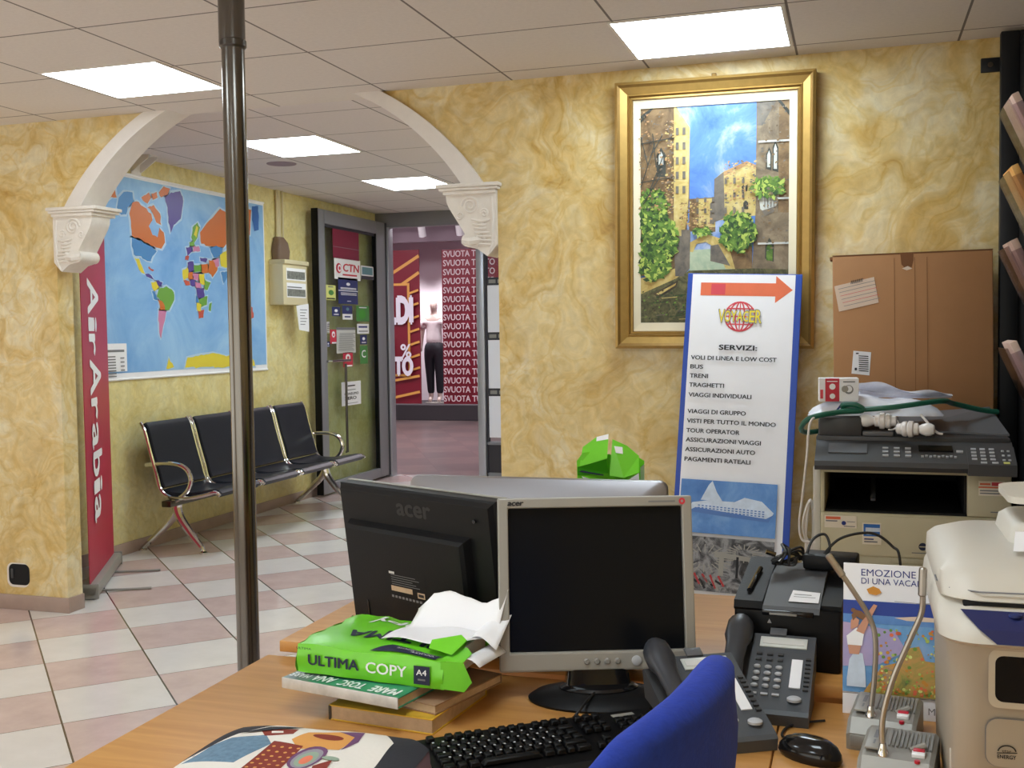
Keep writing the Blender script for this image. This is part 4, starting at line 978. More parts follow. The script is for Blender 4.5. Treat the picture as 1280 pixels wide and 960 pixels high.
for (u0, v0, u1, v1, cs) in ((-.31, .0, -.20, .44, ('art_brick', 'art_shade', 'art_roof')), (-.20, .0, -.152, .40, ('art_lite', 'art_roof', 'art_shade')), (.19, -.16, .308, .44, ('art_stone', 'art_shade', 'art_brick')), (.04, .02, .18, .22, ('art_lite', 'art_roof', 'art_shade')), (-.14, -.06, .0, .06, ('art_lite', 'art_brick', 'art_roof')), (-.30, -.44, .05, -.30, ('art_dkwat', 'leaf_dark', 'art_boat', 'leaf_mid'))):
    for k in range(150):       # short brush strokes
        u, v = u0 + (u1 - u0 - .012) * rp.random(), v0 + (v1 - v0 - .012) * rp.random()
        w_, h_ = (.003 + .008 * rp.random(), .002 + .007 * rp.random())
        q.layer -= .99; q.poly([(u, v), (u + w_, v + .002 * rp.random()), (u + w_, v + h_), (u, v + h_ * .8)], rp.choice(cs))
q.layer += 4
for k in range(26):   # ripples and branches
    q.layer -= .9; u = -.29 + .5 * rp.random(); v = -.44 + .12 * rp.random(); q.line(u, v, u + .03 + .05 * rp.random(), v + .004, .003, rp.choice(['art_lite', 'art_shade', 'leaf_dark']))
for (a, e) in (((-.30, .12), (-.24, .30)), ((-.27, .21), (-.30, .33)), ((-.25, .26), (-.21, .33)), ((-.29, .05), (-.22, .16)), ((-.26, .11), (-.20, .26)), ((-.235, .2), (-.25, .34))): q.line(*a, *e, .004, 'art_dark')
o = q.build('canvas', t, loc=(0, -.012, 0), smooth=0, recalc=False)
B().bx(-.01, .01, -.012, 0, H2, H2 + .02, 'gold_dark', .002).build('hanging_hook', t)

# services board leaning on the wall
Wp, Hp = .452, 1.655
t = thing('services_board', 'tall white services board with blue edges and orange arrow leaning below the painting', 'sign board', (-.492, 4.13, .005), rot=(R(-11.2), R(2.3), 0))
B().bx(-Wp / 2, Wp / 2, 0, .012, 0, Hp, 'board_blue', .002).build('board', t, smooth=0)
q = B()
q.layer = 1
S = lambda y: Hp - (y - 38) * 1.30 / 877.0      # rows measured down the sheet
q.rect(-.206, S(915), .200, Hp - .004, 'paper')
q.rect(-.206, .05, .200, S(917), 'paper')
U = lambda x: -.232 + (x) * .470
q.poly([(U(.13), S(100)), (U(.13), S(64)), (U(.76), S(64)), (U(.76), S(44)), (U(.90), S(82)), (U(.76), S(118)), (U(.76), S(100))], 'arrow_orange')
q.rect(U(.22), S(97), U(.34), S(67), 'logo_red')
gx, gz, gr = U(.475), S(157), .062
q.disc(gx, gz, gr, 'logo_red', n=32); q.disc(gx, gz, gr - .006, 'paper', n=32)
for rx in (.018, .042):
    pts = [(gx + rx * math.cos(k * PI / 16), gz + (gr - .003) * math.sin(k * PI / 16)) for k in range(33)]
    for a, e in zip(pts[:-1], pts[1:]): q.line(*a, *e, .006, 'logo_red'); q.layer -= 1
    q.layer += 1
q.rect(gx - .002, gz - gr, gx + .002, gz + gr, 'logo_red')
for dz in (-.032, 0, .032): q.rect(gx - math.sqrt(gr * gr - dz * dz), gz + dz - .0025, gx + math.sqrt(gr * gr - dz * dz), gz + dz + .0025, 'logo_red')
for k, ch in enumerate('VOYAGER'):
    hh = (.052, .046, .042, .040, .042, .046, .052)[k]; uu = gx - .083 + k * .0242
    q.text(ch, uu - .002, gz - hh / 2 - .002, hh + .004, 'ink_grey', w=.026, bold=.03); q.text(ch, uu, gz - hh / 2, hh, 'logo_yellow', w=.022, bold=.012)
q.text('SERVIZI:', gx, S(250), .020, 'ink', w=.148, bold=.03, mid=True)
for y, s_, w_ in ((279, 'VOLI DI LINEA E LOW COST', .335), (304, 'BUS', .05), (329, 'TRENI', .072), (354, 'TRAGHETTI', .137), (381, 'VIAGGI INDIVIDUALI', .246), (426, 'VIAGGI DI GRUPPO', .228), (452, 'VISTI PER TUTTO IL MONDO', .345), (478, 'TOUR OPERATOR', .208), (503, 'ASSICURAZIONI VIAGGI', .292), (529, 'ASSICURAZIONI AUTO', .272), (555, 'PAGAMENTI RATEALI', .256)):
    q.text(s_, U(.085), S(y), .0165, 'ink', w=w_, bold=.025)
S0 = S
S = lambda y: S0(y - 12)
q.rect(U(.07), S(755), U(.86), S(615), 'photo_sea')
q.poly([(U(.14), S(700)), (U(.17), S(676)), (U(.30), S(668)), (U(.52), S(668)), (U(.60), S(655)), (U(.74), S(662)), (U(.84), S(690)), (U(.80), S(715)), (U(.45), S(708))], 'ship_white')
q.poly([(U(.14), S(700)), (U(.45), S(708)), (U(.80), S(715)), (U(.84), S(694)), (U(.78), S(706)), (U(.45), S(696)), (U(.20), S(688))], 'ship_blue')
q.poly([(U(.24), S(668)), (U(.30), S(628)), (U(.33), S(616)), (U(.37), S(645)), (U(.42), S(668))], 'ship_white')
for r_ in range(4):
    for k in range(18): q.rect(U(.22 + k * .031), S(684 + r_ * 6 + k * .35), U(.238 + k * .031), S(681 + r_ * 6 + k * .35), 'ship_blue'); q.layer -= 1
q.layer += 2
q.rect(U(.07), S(905), U(.86), S(764), 'photo_moto')
for cx_, cy_, rr in ((.30, 820, .11), (.62, 800, .07)):
    for k in range(20):
        a = k * PI / 10; q.line(U(cx_) + rr * .45 * math.cos(a), S(cy_) + rr * .45 * math.sin(a) * .5, U(cx_) + rr * math.cos(a), S(cy_) + rr * math.sin(a) * .5, .004, 'silver_plastic'); q.layer -= 1
q.layer += 2
for k in range(16): q.line(U(.09 + .022 * k), S(858 + (k * 7) % 20), U(.14 + .022 * k), S(880 + (k * 5) % 22), .008, ('rust_red', 'silver_plastic', 'ink')[k % 3]); q.layer -= 1
q.layer += 2
q.poly([(U(.38), S(800)), (U(.80), S(812)), (U(.80), S(822)), (U(.38), S(815))], 'silver_plastic'); q.rect(U(.42), S(862), U(.46), S(800), 'silver_plastic'); q.rect(U(.56), S(865), U(.58), S(810), 'ink')
q.build('printed_sheet', t, smooth=0, recalc=False)

# low cabinet under the copier
t = thing('low_cabinet', 'grey low cabinet under the beige copier', 'cabinet', (.17, 3.62, 0))
B().bx(-.36, .35, 0, .92, .03, .55, 'cabinet_grey', .006).build('carcass', t)
for x in (-.18, .17):
    dd = B().bx(x - .17, x + .17, -.018, 0, .05, .53, 'cabinet_grey', .004).build('door', t)
    B().tube([(x + .13, -.02, .26), (x + .13, -.045, .26), (x + .13, -.045, .36), (x + .13, -.02, .36)], .005, 'steel', 6).build('handle', dd)
B().bx(-.34, .33, .03, .9, 0, .03, 'alu_dark').build('plinth', t)

# cardboard box
t = thing('cardboard_box', 'big brown cardboard box standing on end behind the copier against the wall', 'box', (.208, 4.42, .5535), rot=(0, R(-.6), 0))
b = B(); b.bx(-.282, .282, -.09, .09, 0, 1.125, 'cardboard', .004)
b.build('carton', t)
b = B(); b.bx(-.282, .282, -.09, -.086, 1.125, 1.129, 'cardboard_dark'); b.bx(-.292, -.262, -.088, .02, 1.112, 1.124, 'cardboard_dark', .003); b.bx(.20, .284, -.05, .06, 1.123, 1.131, 'cardboard', .002)
b.build('flap', t)
q = B(); q.poly([(-.038, 1.125), (-.034, 1.085), (-.022, 1.071), (-.01, 1.077), (.002, 1.073), (.008, 1.10), (.008, 1.125)], 'cardboard_dark'); q.poly([(-.032, 1.07), (-.016, 1.062), (.004, 1.068), (-.012, 1.078)], 'label_peach')
for x in (-.06, .012, .055): q.rect(x, .30, x + .0015, 1.11, 'cardboard_dark')
q.build('torn_slot', t, loc=(0, -.0905, 0), smooth=0, recalc=False)
def label_(pts, lines, mm='label_peach'):
    q = B(); q.poly(pts, mm); x0 = min(p[0] for p in pts); x1 = max(p[0] for p in pts); y1 = max(p[1] for p in pts)
    lines(q); return q.build('shipping_label', t, loc=(0, -.0912, 0), smooth=0, recalc=False)
def l1(q):
    for k in range(6): q.line(-.262 + k * .004, 1.0 - k * .013, -.13 + k * .004, 1.028 - k * .013, .0016, 'logo_red' if k in (2, 4) else 'ink_grey')
    for k in range(9): q.line(-.215 + k * .005, 1.018 + k * .001, -.213 + k * .005, 1.031 + k * .001, .0025, 'ink')
label_([(-.276, 1.012), (-.132, 1.042), (-.116, .945), (-.260, .915)], l1)
def l2(q):
    for k in range(8): q.line(-.19, .745 - k * .008, -.155, .742 - k * .008, .0035, 'ink')
    q.rect(-.205, .69, -.197, .70, 'ink'); q.rect(-.2, .752, -.19, .757, 'ink')
label_([(-.209, .765), (-.145, .758), (-.152, .67), (-.217, .678)], l2, 'paper')

# copier
t = thing('copier', 'beige and charcoal office copier on the low cabinet in front of the cardboard box', 'copier', (.165, 3.65, .55), R(-1.2))
b = B()
b.bx(-.275, .295, 0, .55, 0, .255, 'putty', .006)                      # drawer block
b.bx(.168, .295, 0, .55, .255, .405, 'putty', .005)                    # right column
b.bx(-.275, .17, .0, .02, .385, .42, 'putty', .003); b.bx(-.275, .295, .02, .55, .395, .43, 'putty', .004)
b.bx(-.275, -.262, .0, .55, .255, .40, 'putty', .003)
b.build('body', t)
b = B(); b.bx(-.262, .168, .42, .45, .255, .395, 'cavity'); b.bx(-.262, .168, .01, .42, .255, .262, 'cavity'); b.bx(.160, .168, .02, .42, .26, .39, 'cavity')
b.prism([(.03, .262), (.40, .315), (.40, .262)], 'x', -.24, .15, 'black_plastic'); b.prism([(.02, .30), (.30, .335), (.30, .33), (.02, .293)], 'x', -.12, -.105, 'charcoal')
b.build('output_bay', t, smooth=0)
b = B(); b.prism([(-.075, .415), (-.07, .43), (.06, .487), (.06, .40), (-.06, .40)], 'x', -.29, .30, 'charcoal')
b.prism([(-.082, .395), (-.08, .43), (.03, .475), (.03, .39)], 'x', .165, .302, 'charcoal')
cp = b.build('control_panel', t, smooth=20)
def on_panel(b, u, v, du, dv, m):   # buttons on the slope
    y = -.07 + v * .13; z = .432 + v * .055
    b.box((u, y, z), (du, dv, .008), m, .001, rot=(math.atan2(.057, .13), 0, 0))
b = B()
for r_ in range(4):
    for c_ in range(3): on_panel(b, .185 + c_ * .026, .62 - r_ * .15, .015, .010, 'key_grey')
b.build('number_keys', cp, smooth=0); b = B()
for r_ in range(3):
    for c_ in range(3): on_panel(b, -.075 + c_ * .034, .60 - r_ * .17, .018, .008, 'key_grey')
b.build('mode_keys', cp, smooth=0); b = B()
for c_ in range(9): on_panel(b, .035 + c_ * .012, .25 + .03 * (c_ % 2), .008, .006, 'key_grey')
b.build('menu_keys', cp, smooth=0); b = B()
for c_ in range(3): on_panel(b, .21 + c_ * .032, .02, .018, .010, ('key_grey', 'key_grey', 'stick_yellow')[c_])
for c_ in range(2):
    for r_ in range(3): on_panel(b, .268 + c_ * .016, .55 - r_ * .2, .008, .008, 'key_grey')
on_panel(b, .145, .5, .02, .01, 'key_grey')
b.build('start_keys', cp, smooth=0)
b = B(); on_panel(b, .075, .62, .10, .034, 'lcd_dark'); on_panel(b, -.19, .55, .12, .06, 'charcoal_lite'); b.build('display', cp, smooth=0)
b = B(); b.bx(-.292, .298, .055, .54, .455, .50, 'charcoal', .008); b.build('scanner_lid', t)
f = B(); f.bx(-.285, -.145, .06, .50, .495, .562, 'charcoal', .012)
f.prism([(.10, .50), (.10, .515), (.42, .535), (.42, .50)], 'x', -.145, -.03, 'charcoal'); f.bx(-.145, -.05, .05, .09, .50, .515, 'charcoal_lite', .003)
f.build('document_feeder', t)
b = B(); b.add([(-.03, .20, .505), (.30, .12, .50), (.27, .46, .565), (-.03, .50, .535), (-.03, .20, .511), (.30, .12, .506), (.27, .46, .571), (-.03, .50, .541)], [[0, 1, 2, 3], [4, 7, 6, 5], [0, 4, 5, 1], [1, 5, 6, 2], [2, 6, 7, 3], [3, 7, 4, 0]], 'charcoal_lite'); b.build('feeder_tray', t, smooth=0)
b = B(); b.bx(-.27, .29, -.004, .0, .005, .115, 'putty_dark', .003); b.bx(-.27, .29, -.004, 0, .118, .248, 'putty', .003); b.bx(-.06, .08, -.008, -.003, .10, .115, 'putty_dark', .002); b.build('paper_drawer', t)
b = B(); b.bx(.172, .293, -.003, 0, .258, .40, 'putty', .003); b.bx(.235, .262, -.005, -.003, .272, .275, 'ink_grey'); b.build('side_panel', t)
def stick(name, u, v, w, h, fn):
    q = B(); q.rect(0, 0, w, h, 'paper_cream'); fn(q, w, h); return q.build(name, t, loc=(u, -.006, v), smooth=0, recalc=False)
def s1(q, w, h): q.rect(.004, h * .68, w * .5, h * .9, 'arrow_orange'); q.rect(.004, h * .5, w * .4, h * .6, 'ink_grey'); q.disc(w * .6, h * .4, .007, 'ink_blue'); q.rect(w * .7, h * .5, w * .95, h * .55, 'ink_grey'); q.rect(w * .6, h * .12, w * .95, h * .18, 'ink_grey')
stick('service_sticker', -.262, .205, .10, .040, s1)
def s2(q, w, h):
    q.rect(.004, h * .38, w - .004, h - .004, 'amex_blue'); q.rect(.010, h * .60, w - .004, h * .78, 'ship_white'); q.rect(.012, h * .46, w * .5, h * .55, 'ship_white'); q.rect(.006, h * .22, w * .6, h * .28, 'ink_blue'); q.rect(.006, h * .10, w * .8, h * .16, 'ink_grey')
stick('card_sticker', -.145, .155, .058, .070, s2)
def s3(q, w, h):
    q.rect(w * .05, h * .72, w * .45, h * .85, 'arrow_orange'); q.rect(w * .5, h * .68, w * .95, h * .92, 'logo_red'); q.rect(0, h * .52, w * .95, h * .62, 'arrow_orange'); q.rect(w * .05, h * .3, w, h * .38, 'ink_grey'); q.rect(w * .05, h * .12, w * .8, h * .2, 'ink_grey')
stick('service_sticker', .20, .325, .075, .046, s3)
q = B(); q.disc(.038, .155, .0125, 'ink_navy'); q.rect(.028, .1535, .048, .1565, 'putty'); q.rect(.005, .133, .07, .136, 'ink_grey'); q.build('maker_badge', t, loc=(0, -.005, 0), smooth=0, recalc=False)
b = B(); b.bx(-.30, -.276, .03, .40, .0, .40, 'printer_white', .006); b.bx(-.306, -.299, .06, .30, .05, .26, 'printer_white', .004); b.bx(-.302, -.298, .08, .12, .27, .33, 'charcoal', .002); b.build('side_cover', t)

# things lying on the copier
t = thing('bulb_box', 'small red and white light bulb carton on top of the copier', 'box', (-.055, 3.80, 1.158), R(4))
b = B(); b.bx(-.065, .062, -.035, .035, 0, .078, 'paper', .002); b.build('carton', t, smooth=0)
q = B(); q.rect(-.045, .0005, .0, .0775, 'red_box'); q.disc(-.022, .05, .010, 'paper'); q.disc(-.022, .018, .009, 'paper'); q.disc(.03, .04, .015, 'ink_grey', n=16); q.disc(.03, .042, .011, 'paper', n=16); q.disc(.018, .042, .011, 'silver_plastic', n=16); q.rect(.012, .064, .05, .068, 'ink_grey'); q.rect(-.04, .066, -.006, .069, 'paper'); q.rect(-.061, .01, -.052, .04, 'logo_red')
q.build('printed_front', t, loc=(0, -.0355, 0), smooth=0, recalc=False)
def lumpy(x0, x1, y0, y1, z0, h, seed, m, nx=18, ny=8):
    r_ = random.Random(seed); ph = [r_.random() * 6.28 for _ in range(6)]
    def fn(u, v):
        e = min(1, 4 * min(u, 1 - u)) ** .5 * min(1, 3.2 * min(v, 1 - v)) ** .5
        n = .5 * math.sin(9 * u + ph[0]) * math.sin(5 * v + ph[1]) + .4 * math.sin(17 * u + ph[2] + 4 * v) + .25 * math.sin(23 * v + ph[3] + 7 * u)
        return (x0 + (x1 - x0) * u + .006 * math.sin(13 * v + ph[4]), y0 + (y1 - y0) * v + .006 * math.sin(15 * u + ph[5]), z0 + e * h * (.78 + .22 * n))
    b = B(); b.grid(fn, nx, ny, m)
    b.grid(lambda u, v: (x0 + (x1 - x0) * u, y0 + (y1 - y0) * v, z0), nx, ny, m)
    return b
t = thing('plastic_bag', 'crumpled pale plastic bag with blue print lying across the top of the copier', 'bag', (.05, 3.85, 1.113))
lumpy(-.20, .22, -.11, .11, 0, .065, 5, 'bag_film', 30, 12).build('film', t, smooth=60)
q = B()
for k in range(6): q.line(-.115 + k * .012, .005, -.095 + k * .012, .032, .006, 'ink_blue')
q.build('blue_print', t, loc=(0, -.1125, .006), smooth=0, recalc=False)
t = thing('plastic_sleeve', 'clear crumpled plastic sleeve standing over the bag on the copier', 'sleeve', (.11, 3.92, 1.162))
def slv(u, v): return (-.10 + .30 * u, .02 * math.sin(7 * u) + .03 * math.sin(5 * v), (.045 * (1 - u) ** 1.3 + .015) * v + .008 * math.sin(12 * u + 5 * v) * v)
B().grid(slv, 20, 8, 'bag_film').build('film', t, smooth=60, recalc=False)
def bulb(loc, rz, label):
    t = thing('bulb_holder', label, 'light bulb', loc, rz, group='white bulbs in holders on the copier')
    B().lathe([(.0, -.062), (.014, -.060), (.020, -.050), (.021, -.036), (.016, -.022), (.012, -.014)], 'opal', axis='x', seg=18).build('bulb', t)
    B().lathe([(.012, -.016), (.019, -.012), (.020, .0), (.026, .003), (.027, .016), (.021, .02), (.025, .024), (.024, .034), (.018, .04), (.017, .052), (.010, .056)], 'porcelain', axis='x', seg=18).build('holder', t)
    return t
t1 = bulb((.072, 3.73, 1.098), R(-4), 'white bulb and holder lying on the feeder in front of the plastic bag')
t2 = dup(t1, (.178, 3.672, 1.077), R(168), 'white bulb and holder lying lower, at the front edge of the copier lid')
def cable(name, label, cat, pts, r, m, n=8, parent=None):
    o = B().tube(smoothpath(pts, n), r, m, 8).build(name)
    if parent:
        o.parent = parent; o.matrix_parent_inverse = (Matrix.Translation(parent.location) @ parent.rotation_euler.to_matrix().to_4x4()).inverted(); return o
    return tag(o, label, cat)
cable('green_cable', 'thick dark green cable looped over the left corner and top of the copier', 'cable', [(-.09, 3.93, 1.05), (-.16, 3.86, 1.045), (-.175, 3.75, 1.07), (-.14, 3.68, 1.11), (-.05, 3.70, 1.128), (.02, 3.715, 1.133), (.0, 3.715, 1.15), (-.04, 3.72, 1.15), (-.02, 3.73, 1.135), (.10, 3.715, 1.142), (.26, 3.78, 1.16), (.31, 3.90, 1.145), (.40, 3.97, 1.12), (.46, 4.0, 1.11)], .009, 'cable_green')
cable('white_cable', 'thin white cord hanging in a loop at the left side of the copier', 'cable', [(-.09, 3.72, 1.118), (-.14, 3.66, 1.10), (-.152, 3.62, .98), (-.165, 3.62, .86), (-.175, 3.62, .77), (-.165, 3.62, .715), (-.125, 3.62, .712)], .004, 'cable_white')
cable('lamp_cord', 'short white cord joining the two bulb holders on the copier', 'cable', [(.128, 3.728, 1.10), (.132, 3.70, 1.088), (.115, 3.68, 1.075), (.10, 3.66, 1.076)], .0025, 'cable_white')
cable('cord_switch', 'short white cord end with a plug hanging at the copier lid front', 'cable', [(.20, 3.72, 1.12), (.22, 3.69, 1.095), (.245, 3.665, 1.068), (.262, 3.66, 1.064)], .004, 'cable_white')
q = B(); q.grid(lambda u, v: (.06 + .12 * u + .02 * v, 3.75 + .10 * v, 1.118 + .016 * math.sin(PI * u)), 10, 4, 'paper_grey'); o = q.build('loose_paper', smooth=60, recalc=False, solid=.0008); tag(o, 'curled grey paper sheet on the copier feeder behind the bulbs', 'paper')
t = thing('cable_bundle', 'bundle of white cables hanging against the left side of the copier', 'cables', (-.165, 3.70, .55))
for k in range(6):
    a = random.random() * .02
    B().tube(smoothpath([(a, .0 + k * .012, .02), (.02 - a, k * .012, .10), (-.005 + a, -.02 + k * .012, .20), (.02, k * .01, .28), (.03, .03, .20), (.015, .02 + .01 * k, .03)], 5), .0035, 'cable_white', 6).build('cord', t)

# brochure rack in the corner
t = thing('brochure_rack', 'tall black metal brochure rack standing in the right corner', 'rack', (.676, 4.0, 0))
for y in (.44, -.75):
    B().bx(-.165, -.10, y - .02, y + .02, 0, 2.49, 'rack_black', .004).build('post', t)
B().bx(-.10, .22, .42, .46, .05, 2.49, 'rack_black', .003).build('end_panel', t)
b = B(); b.bx(-.10, -.085, -.75, .44, .3, 2.45, 'rack_black', .002); b.build('back_panel', t)
b = B(); b.bx(-.23, -.16, .455, .47, 2.352, 2.405, 'rack_black', .003); b.lathe([(.010, -.004), (.010, 0)], 'steel', (-.198, .454, 2.378), 12, 'y'); b.build('wall_tab', t)
pk = [(2.085, 'brochure_mix', 'pinkish brochures in the clear rack pocket nearest the ceiling'), (1.86, 'brochure_orange', 'orange brochures in the second clear rack pocket from the top'), (1.625, 'brochure_brown', 'brown brochures in the third clear rack pocket from the top'), (1.30, 'brochure_mix', 'pale brochures in the lowest clear rack pocket')]
for z, m, lab in pk:
    pf = B(); pf.box((-.165, -.12, z - .09), (.006, .24, .26), 'acrylic', rot=(0, R(-24), 0)); pf.box((-.115, -.12, z - .095), (.006, .24, .26), 'acrylic', rot=(0, R(-24), 0)); pf.box((-.085, -.12, z - .215), (.05, .24, .006), 'acrylic', rot=(0, R(-24), 0))
    pf.box((-.14, -.238, z - .09), (.04, .004, .24), 'acrylic', rot=(0, R(-24), 0)); pf.build('pocket', t, smooth=0)
    o = B(); o.box((0, 0, 0), (.022, .205, .27), m, .002); o = o.build('brochure_stack', loc=(.676 - .143, 4.0 - .12, z - .072), rot=(0, R(-24), 0)); tag(o, lab, 'brochures')

# ------------------------------------------------------------ desks
ZD, ZK = .73, .76
def desk(label, name, x0, x1, y0, y1, z, legs):
    t = thing(name, label, 'desk', ((x0 + x1) / 2, (y0 + y1) / 2, 0))
    hx, hy = (x1 - x0) / 2, (y1 - y0) / 2
    B().bx(-hx, hx, -hy, hy, z - .024, z, 'desk_wood', .003).build('desk_top', t)
    for sx in (-1, 1):
        for sy in (-1, 1): B().bx(sx * (hx - .07) - .025, sx * (hx - .07) + .025, sy * (hy - .08) - .025, sy * (hy - .08) + .025, 0, z - .024, 'alu_dark', .004).build('leg', t)
    B().bx(-hx + .09, hx - .09, -.01, .01, z - .35, z - .024, 'desk_wood', .002).build('modesty_panel', t)
desk('wooden desk in front carrying the silver monitor, keyboard and books', 'office_desk', -1.185, -.126, 1.20, 1.998, ZD, 4)
desk('wooden desk on the right carrying the white printer and gooseneck bases', 'side_desk', -.124, .93, 1.20, 1.998, ZD, 4)
desk('slightly higher wooden desk behind, carrying the black monitor and black ticket printer', 'rear_desk', -1.16, .40, 2.002, 2.63, ZK, 4)

# silver monitor, front
t = thing('silver_monitor', 'silver framed monitor with a dark screen facing the camera on the front desk', 'monitor', (-.449, 1.915, ZD), .36)
Wm, Hm, zb = .363, .317, .050
tl = thing('tmp', '', '')
bpy.data.objects.remove(tl)
b = B()
def bezel(b, w, h, l, rr, tp, bt, y0, y1, m):
    o = [(-w, 0), (w, 0), (w, h), (-w, h)]; i = [(-w + l, bt), (w - rr, bt), (w - rr, h - tp), (-w + l, h - tp)]
    vs = [(u, y0, v) for u, v in o] + [(u, y0, v) for u, v in i] + [(u, y0 + .012, v) for u, v in i] + [(u, y1, v) for u, v in o]
    fs = [[k, (k + 1) % 4, 4 + (k + 1) % 4, 4 + k] for k in range(4)] + [[4 + k, 4 + (k + 1) % 4, 8 + (k + 1) % 4, 8 + k] for k in range(4)] + [[(k + 1) % 4, k, 12 + k, 12 + (k + 1) % 4] for k in range(4)] + [[15, 14, 13, 12]]
    b.add(vs, fs, m)
bezel(b, Wm / 2, Hm, .019, .019, .019, .035, 0, .03, 'silver_plastic')
tilt = (R(-8), R(.3), 0)
o = b.build('bezel', t, loc=(0, 0, zb), rot=tilt, smooth=0, recalc=False); q = o.modifiers.new('bevel', 'BEVEL'); q.width = .003; q.segments = 2; q.limit_method = 'ANGLE'; q.angle_limit = R(50)
B().bx(-Wm / 2 + .012, Wm / 2 - .012, .010, .014, .028, Hm - .012, 'screen').build('screen', t, loc=(0, 0, zb), rot=tilt, smooth=0)
b = B(); b.loft([[(sx * (Wm / 2 - i), y, z) for sx, z in ((-1, .004 + i), (1, .004 + i), (1, Hm - .004 - i), (-1, Hm - .004 - i))] for y, i in ((.028, .004), (.05, .02), (.065, .06))], 'black_satin'); b.build('rear_shell', t, loc=(0, 0, zb), rot=tilt, smooth=0)
q = B(); q.text('acer', -.163, Hm - .0135, .0065, 'ink', w=.028, bold=.05, shear=.2); q.rect(.10, .3055, .15, .3085, 'ink_grey'); q.disc(.163, .307, .006, 'stick_red'); q.disc(.163, .307, .0025, 'silver_plastic'); q.build('lettering', t, loc=(0, -.0006, zb), rot=tilt, smooth=0, recalc=False)
for u in (-.022, -.003, .016, .035, .070):
    r_ = .009 if u > .06 else .0055
    B().lathe([(r_, .001), (r_, -.003), (r_ * .7, -.0045)], 'silver_dark' if u < .06 else 'key_grey', (u, 0, .017), 16, 'y').build('button', t, loc=(0, 0, zb), rot=tilt)
b = B(); b.loft([[(x, y, z) for x, y in rrect(-w_, .0 + a, w_, .055 + a, .012)] for w_, z, a in ((.062, .010, -.012), (.056, .05, .0), (.05, .13, .035))], 'black_gloss'); b.build('stand_neck', t, smooth=30)
B().lathe([(.128, 0), (.130, .004), (.118, .012), (.085, .018), (.07, .02)], 'black_satin', (0, -.008, 0), 40, sx=1, sy=.62).build('stand_base', t, rot=(0, 0, R(-8)))
B().lathe([(.072, .015), (.072, .022), (.064, .026)], 'black_gloss', (0, .0, 0), 32, sx=1, sy=.60).build('swivel', t)

# black monitor seen from behind
t = thing('black_monitor', 'black monitor seen from behind, turned away on the rear desk left of the silver one', 'monitor', (-.846, 2.07, ZK), -.437)
Wb, Hb = .468, .318
tb = (R(7.2), 0, 0); z0 = .006
b = B(); b.loft([[(sx * (Wb / 2 - i), y, z) for sx, z in ((-1, i), (1, i), (1, Hb - i), (-1, Hb - i))] for y, i in ((.022, .0), (.0, .0), (-.003, .004), (-.012, .012))], 'black_plastic'); b.build('rear_shell', t, loc=(0, 0, z0), rot=tb, smooth=0)
b = B(); b.loft([[(sx * (Wb / 2 + e), y, z) for sx, z in ((-1, -e), (1, -e), (1, Hb + e), (-1, Hb + e))] for y, e in ((.032, .001), (.022, .0015))], 'silver_plastic'); b.build('front_frame', t, loc=(0, 0, z0), rot=tb, smooth=0)
b = B(); b.bx(-Wb / 2 + .015, Wb / 2 - .015, .0315, .034, .015, Hb - .015, 'screen'); b.build('screen', t, loc=(0, 0, z0), rot=tb, smooth=0)
b = B()
hx0, hx1, hz1 = -Wb / 2 + .045, Wb / 2 - .075, Hb - .085
b.loft([[(x, y, z) for x, z in ((hx0 - i, .0), (hx1 + i, .0), (hx1 + i, hz1 + i), (hx0 - i, hz1 + i))] for y, i in ((-.011, .010), (-.028, .003), (-.034, -.004))], 'black_satin')
o = b.build('rear_housing', t, loc=(0, 0, z0), rot=tb, smooth=0)
q = B()
q.text('acer', -.04, Hb - .052, .024, 'mark_black', w=.10, bold=.03)
q.build('embossed_mark', t, loc=(0, -.0125, z0), rot=tb, smooth=0, recalc=False)
q = B(); q.rect(-.065, .085, .045, .155, 'black_plastic'); q.rect(-.06, .105, .005, .116, 'book_pages'); q.rect(.02, .10, .042, .112, 'book_pages'); q.rect(.023, .103, .039, .109, 'ink'); q.rect(-.062, .142, -.045, .147, 'paper_grey')
for k in range(5): q.rect(-.055, .120 + k * .005, .03 - .01 * (k % 3), .1212 + k * .005, 'ink_grey')
for k in range(9): q.rect(-.058 + k * .011, .092, -.051 + k * .011, .097, 'ink_grey')
q.build('rating_label', t, loc=(0, -.0345, z0), rot=tb, smooth=0, recalc=False)
b = B(); b.bx(-.145, -.141, -.036, -.032, .03, .075, 'black_gloss'); b.lathe([(.004, -.036), (.004, -.033)], 'black_gloss', (-.165, 0, .018), 10, 'y'); b.lathe([(.004, -.016), (.004, -.010)], 'black_gloss', (.185, 0, Hb - .04), 10, 'y'); b.build('screw_holes', t, loc=(0, 0, z0), rot=tb)
b = B(); b.bx(-.12, .12, .02, .19, 0, .014, 'black_plastic', .006); b.bx(-.05, .05, .03, .06, .012, .14, 'black_plastic', .006); b.build('stand', t)

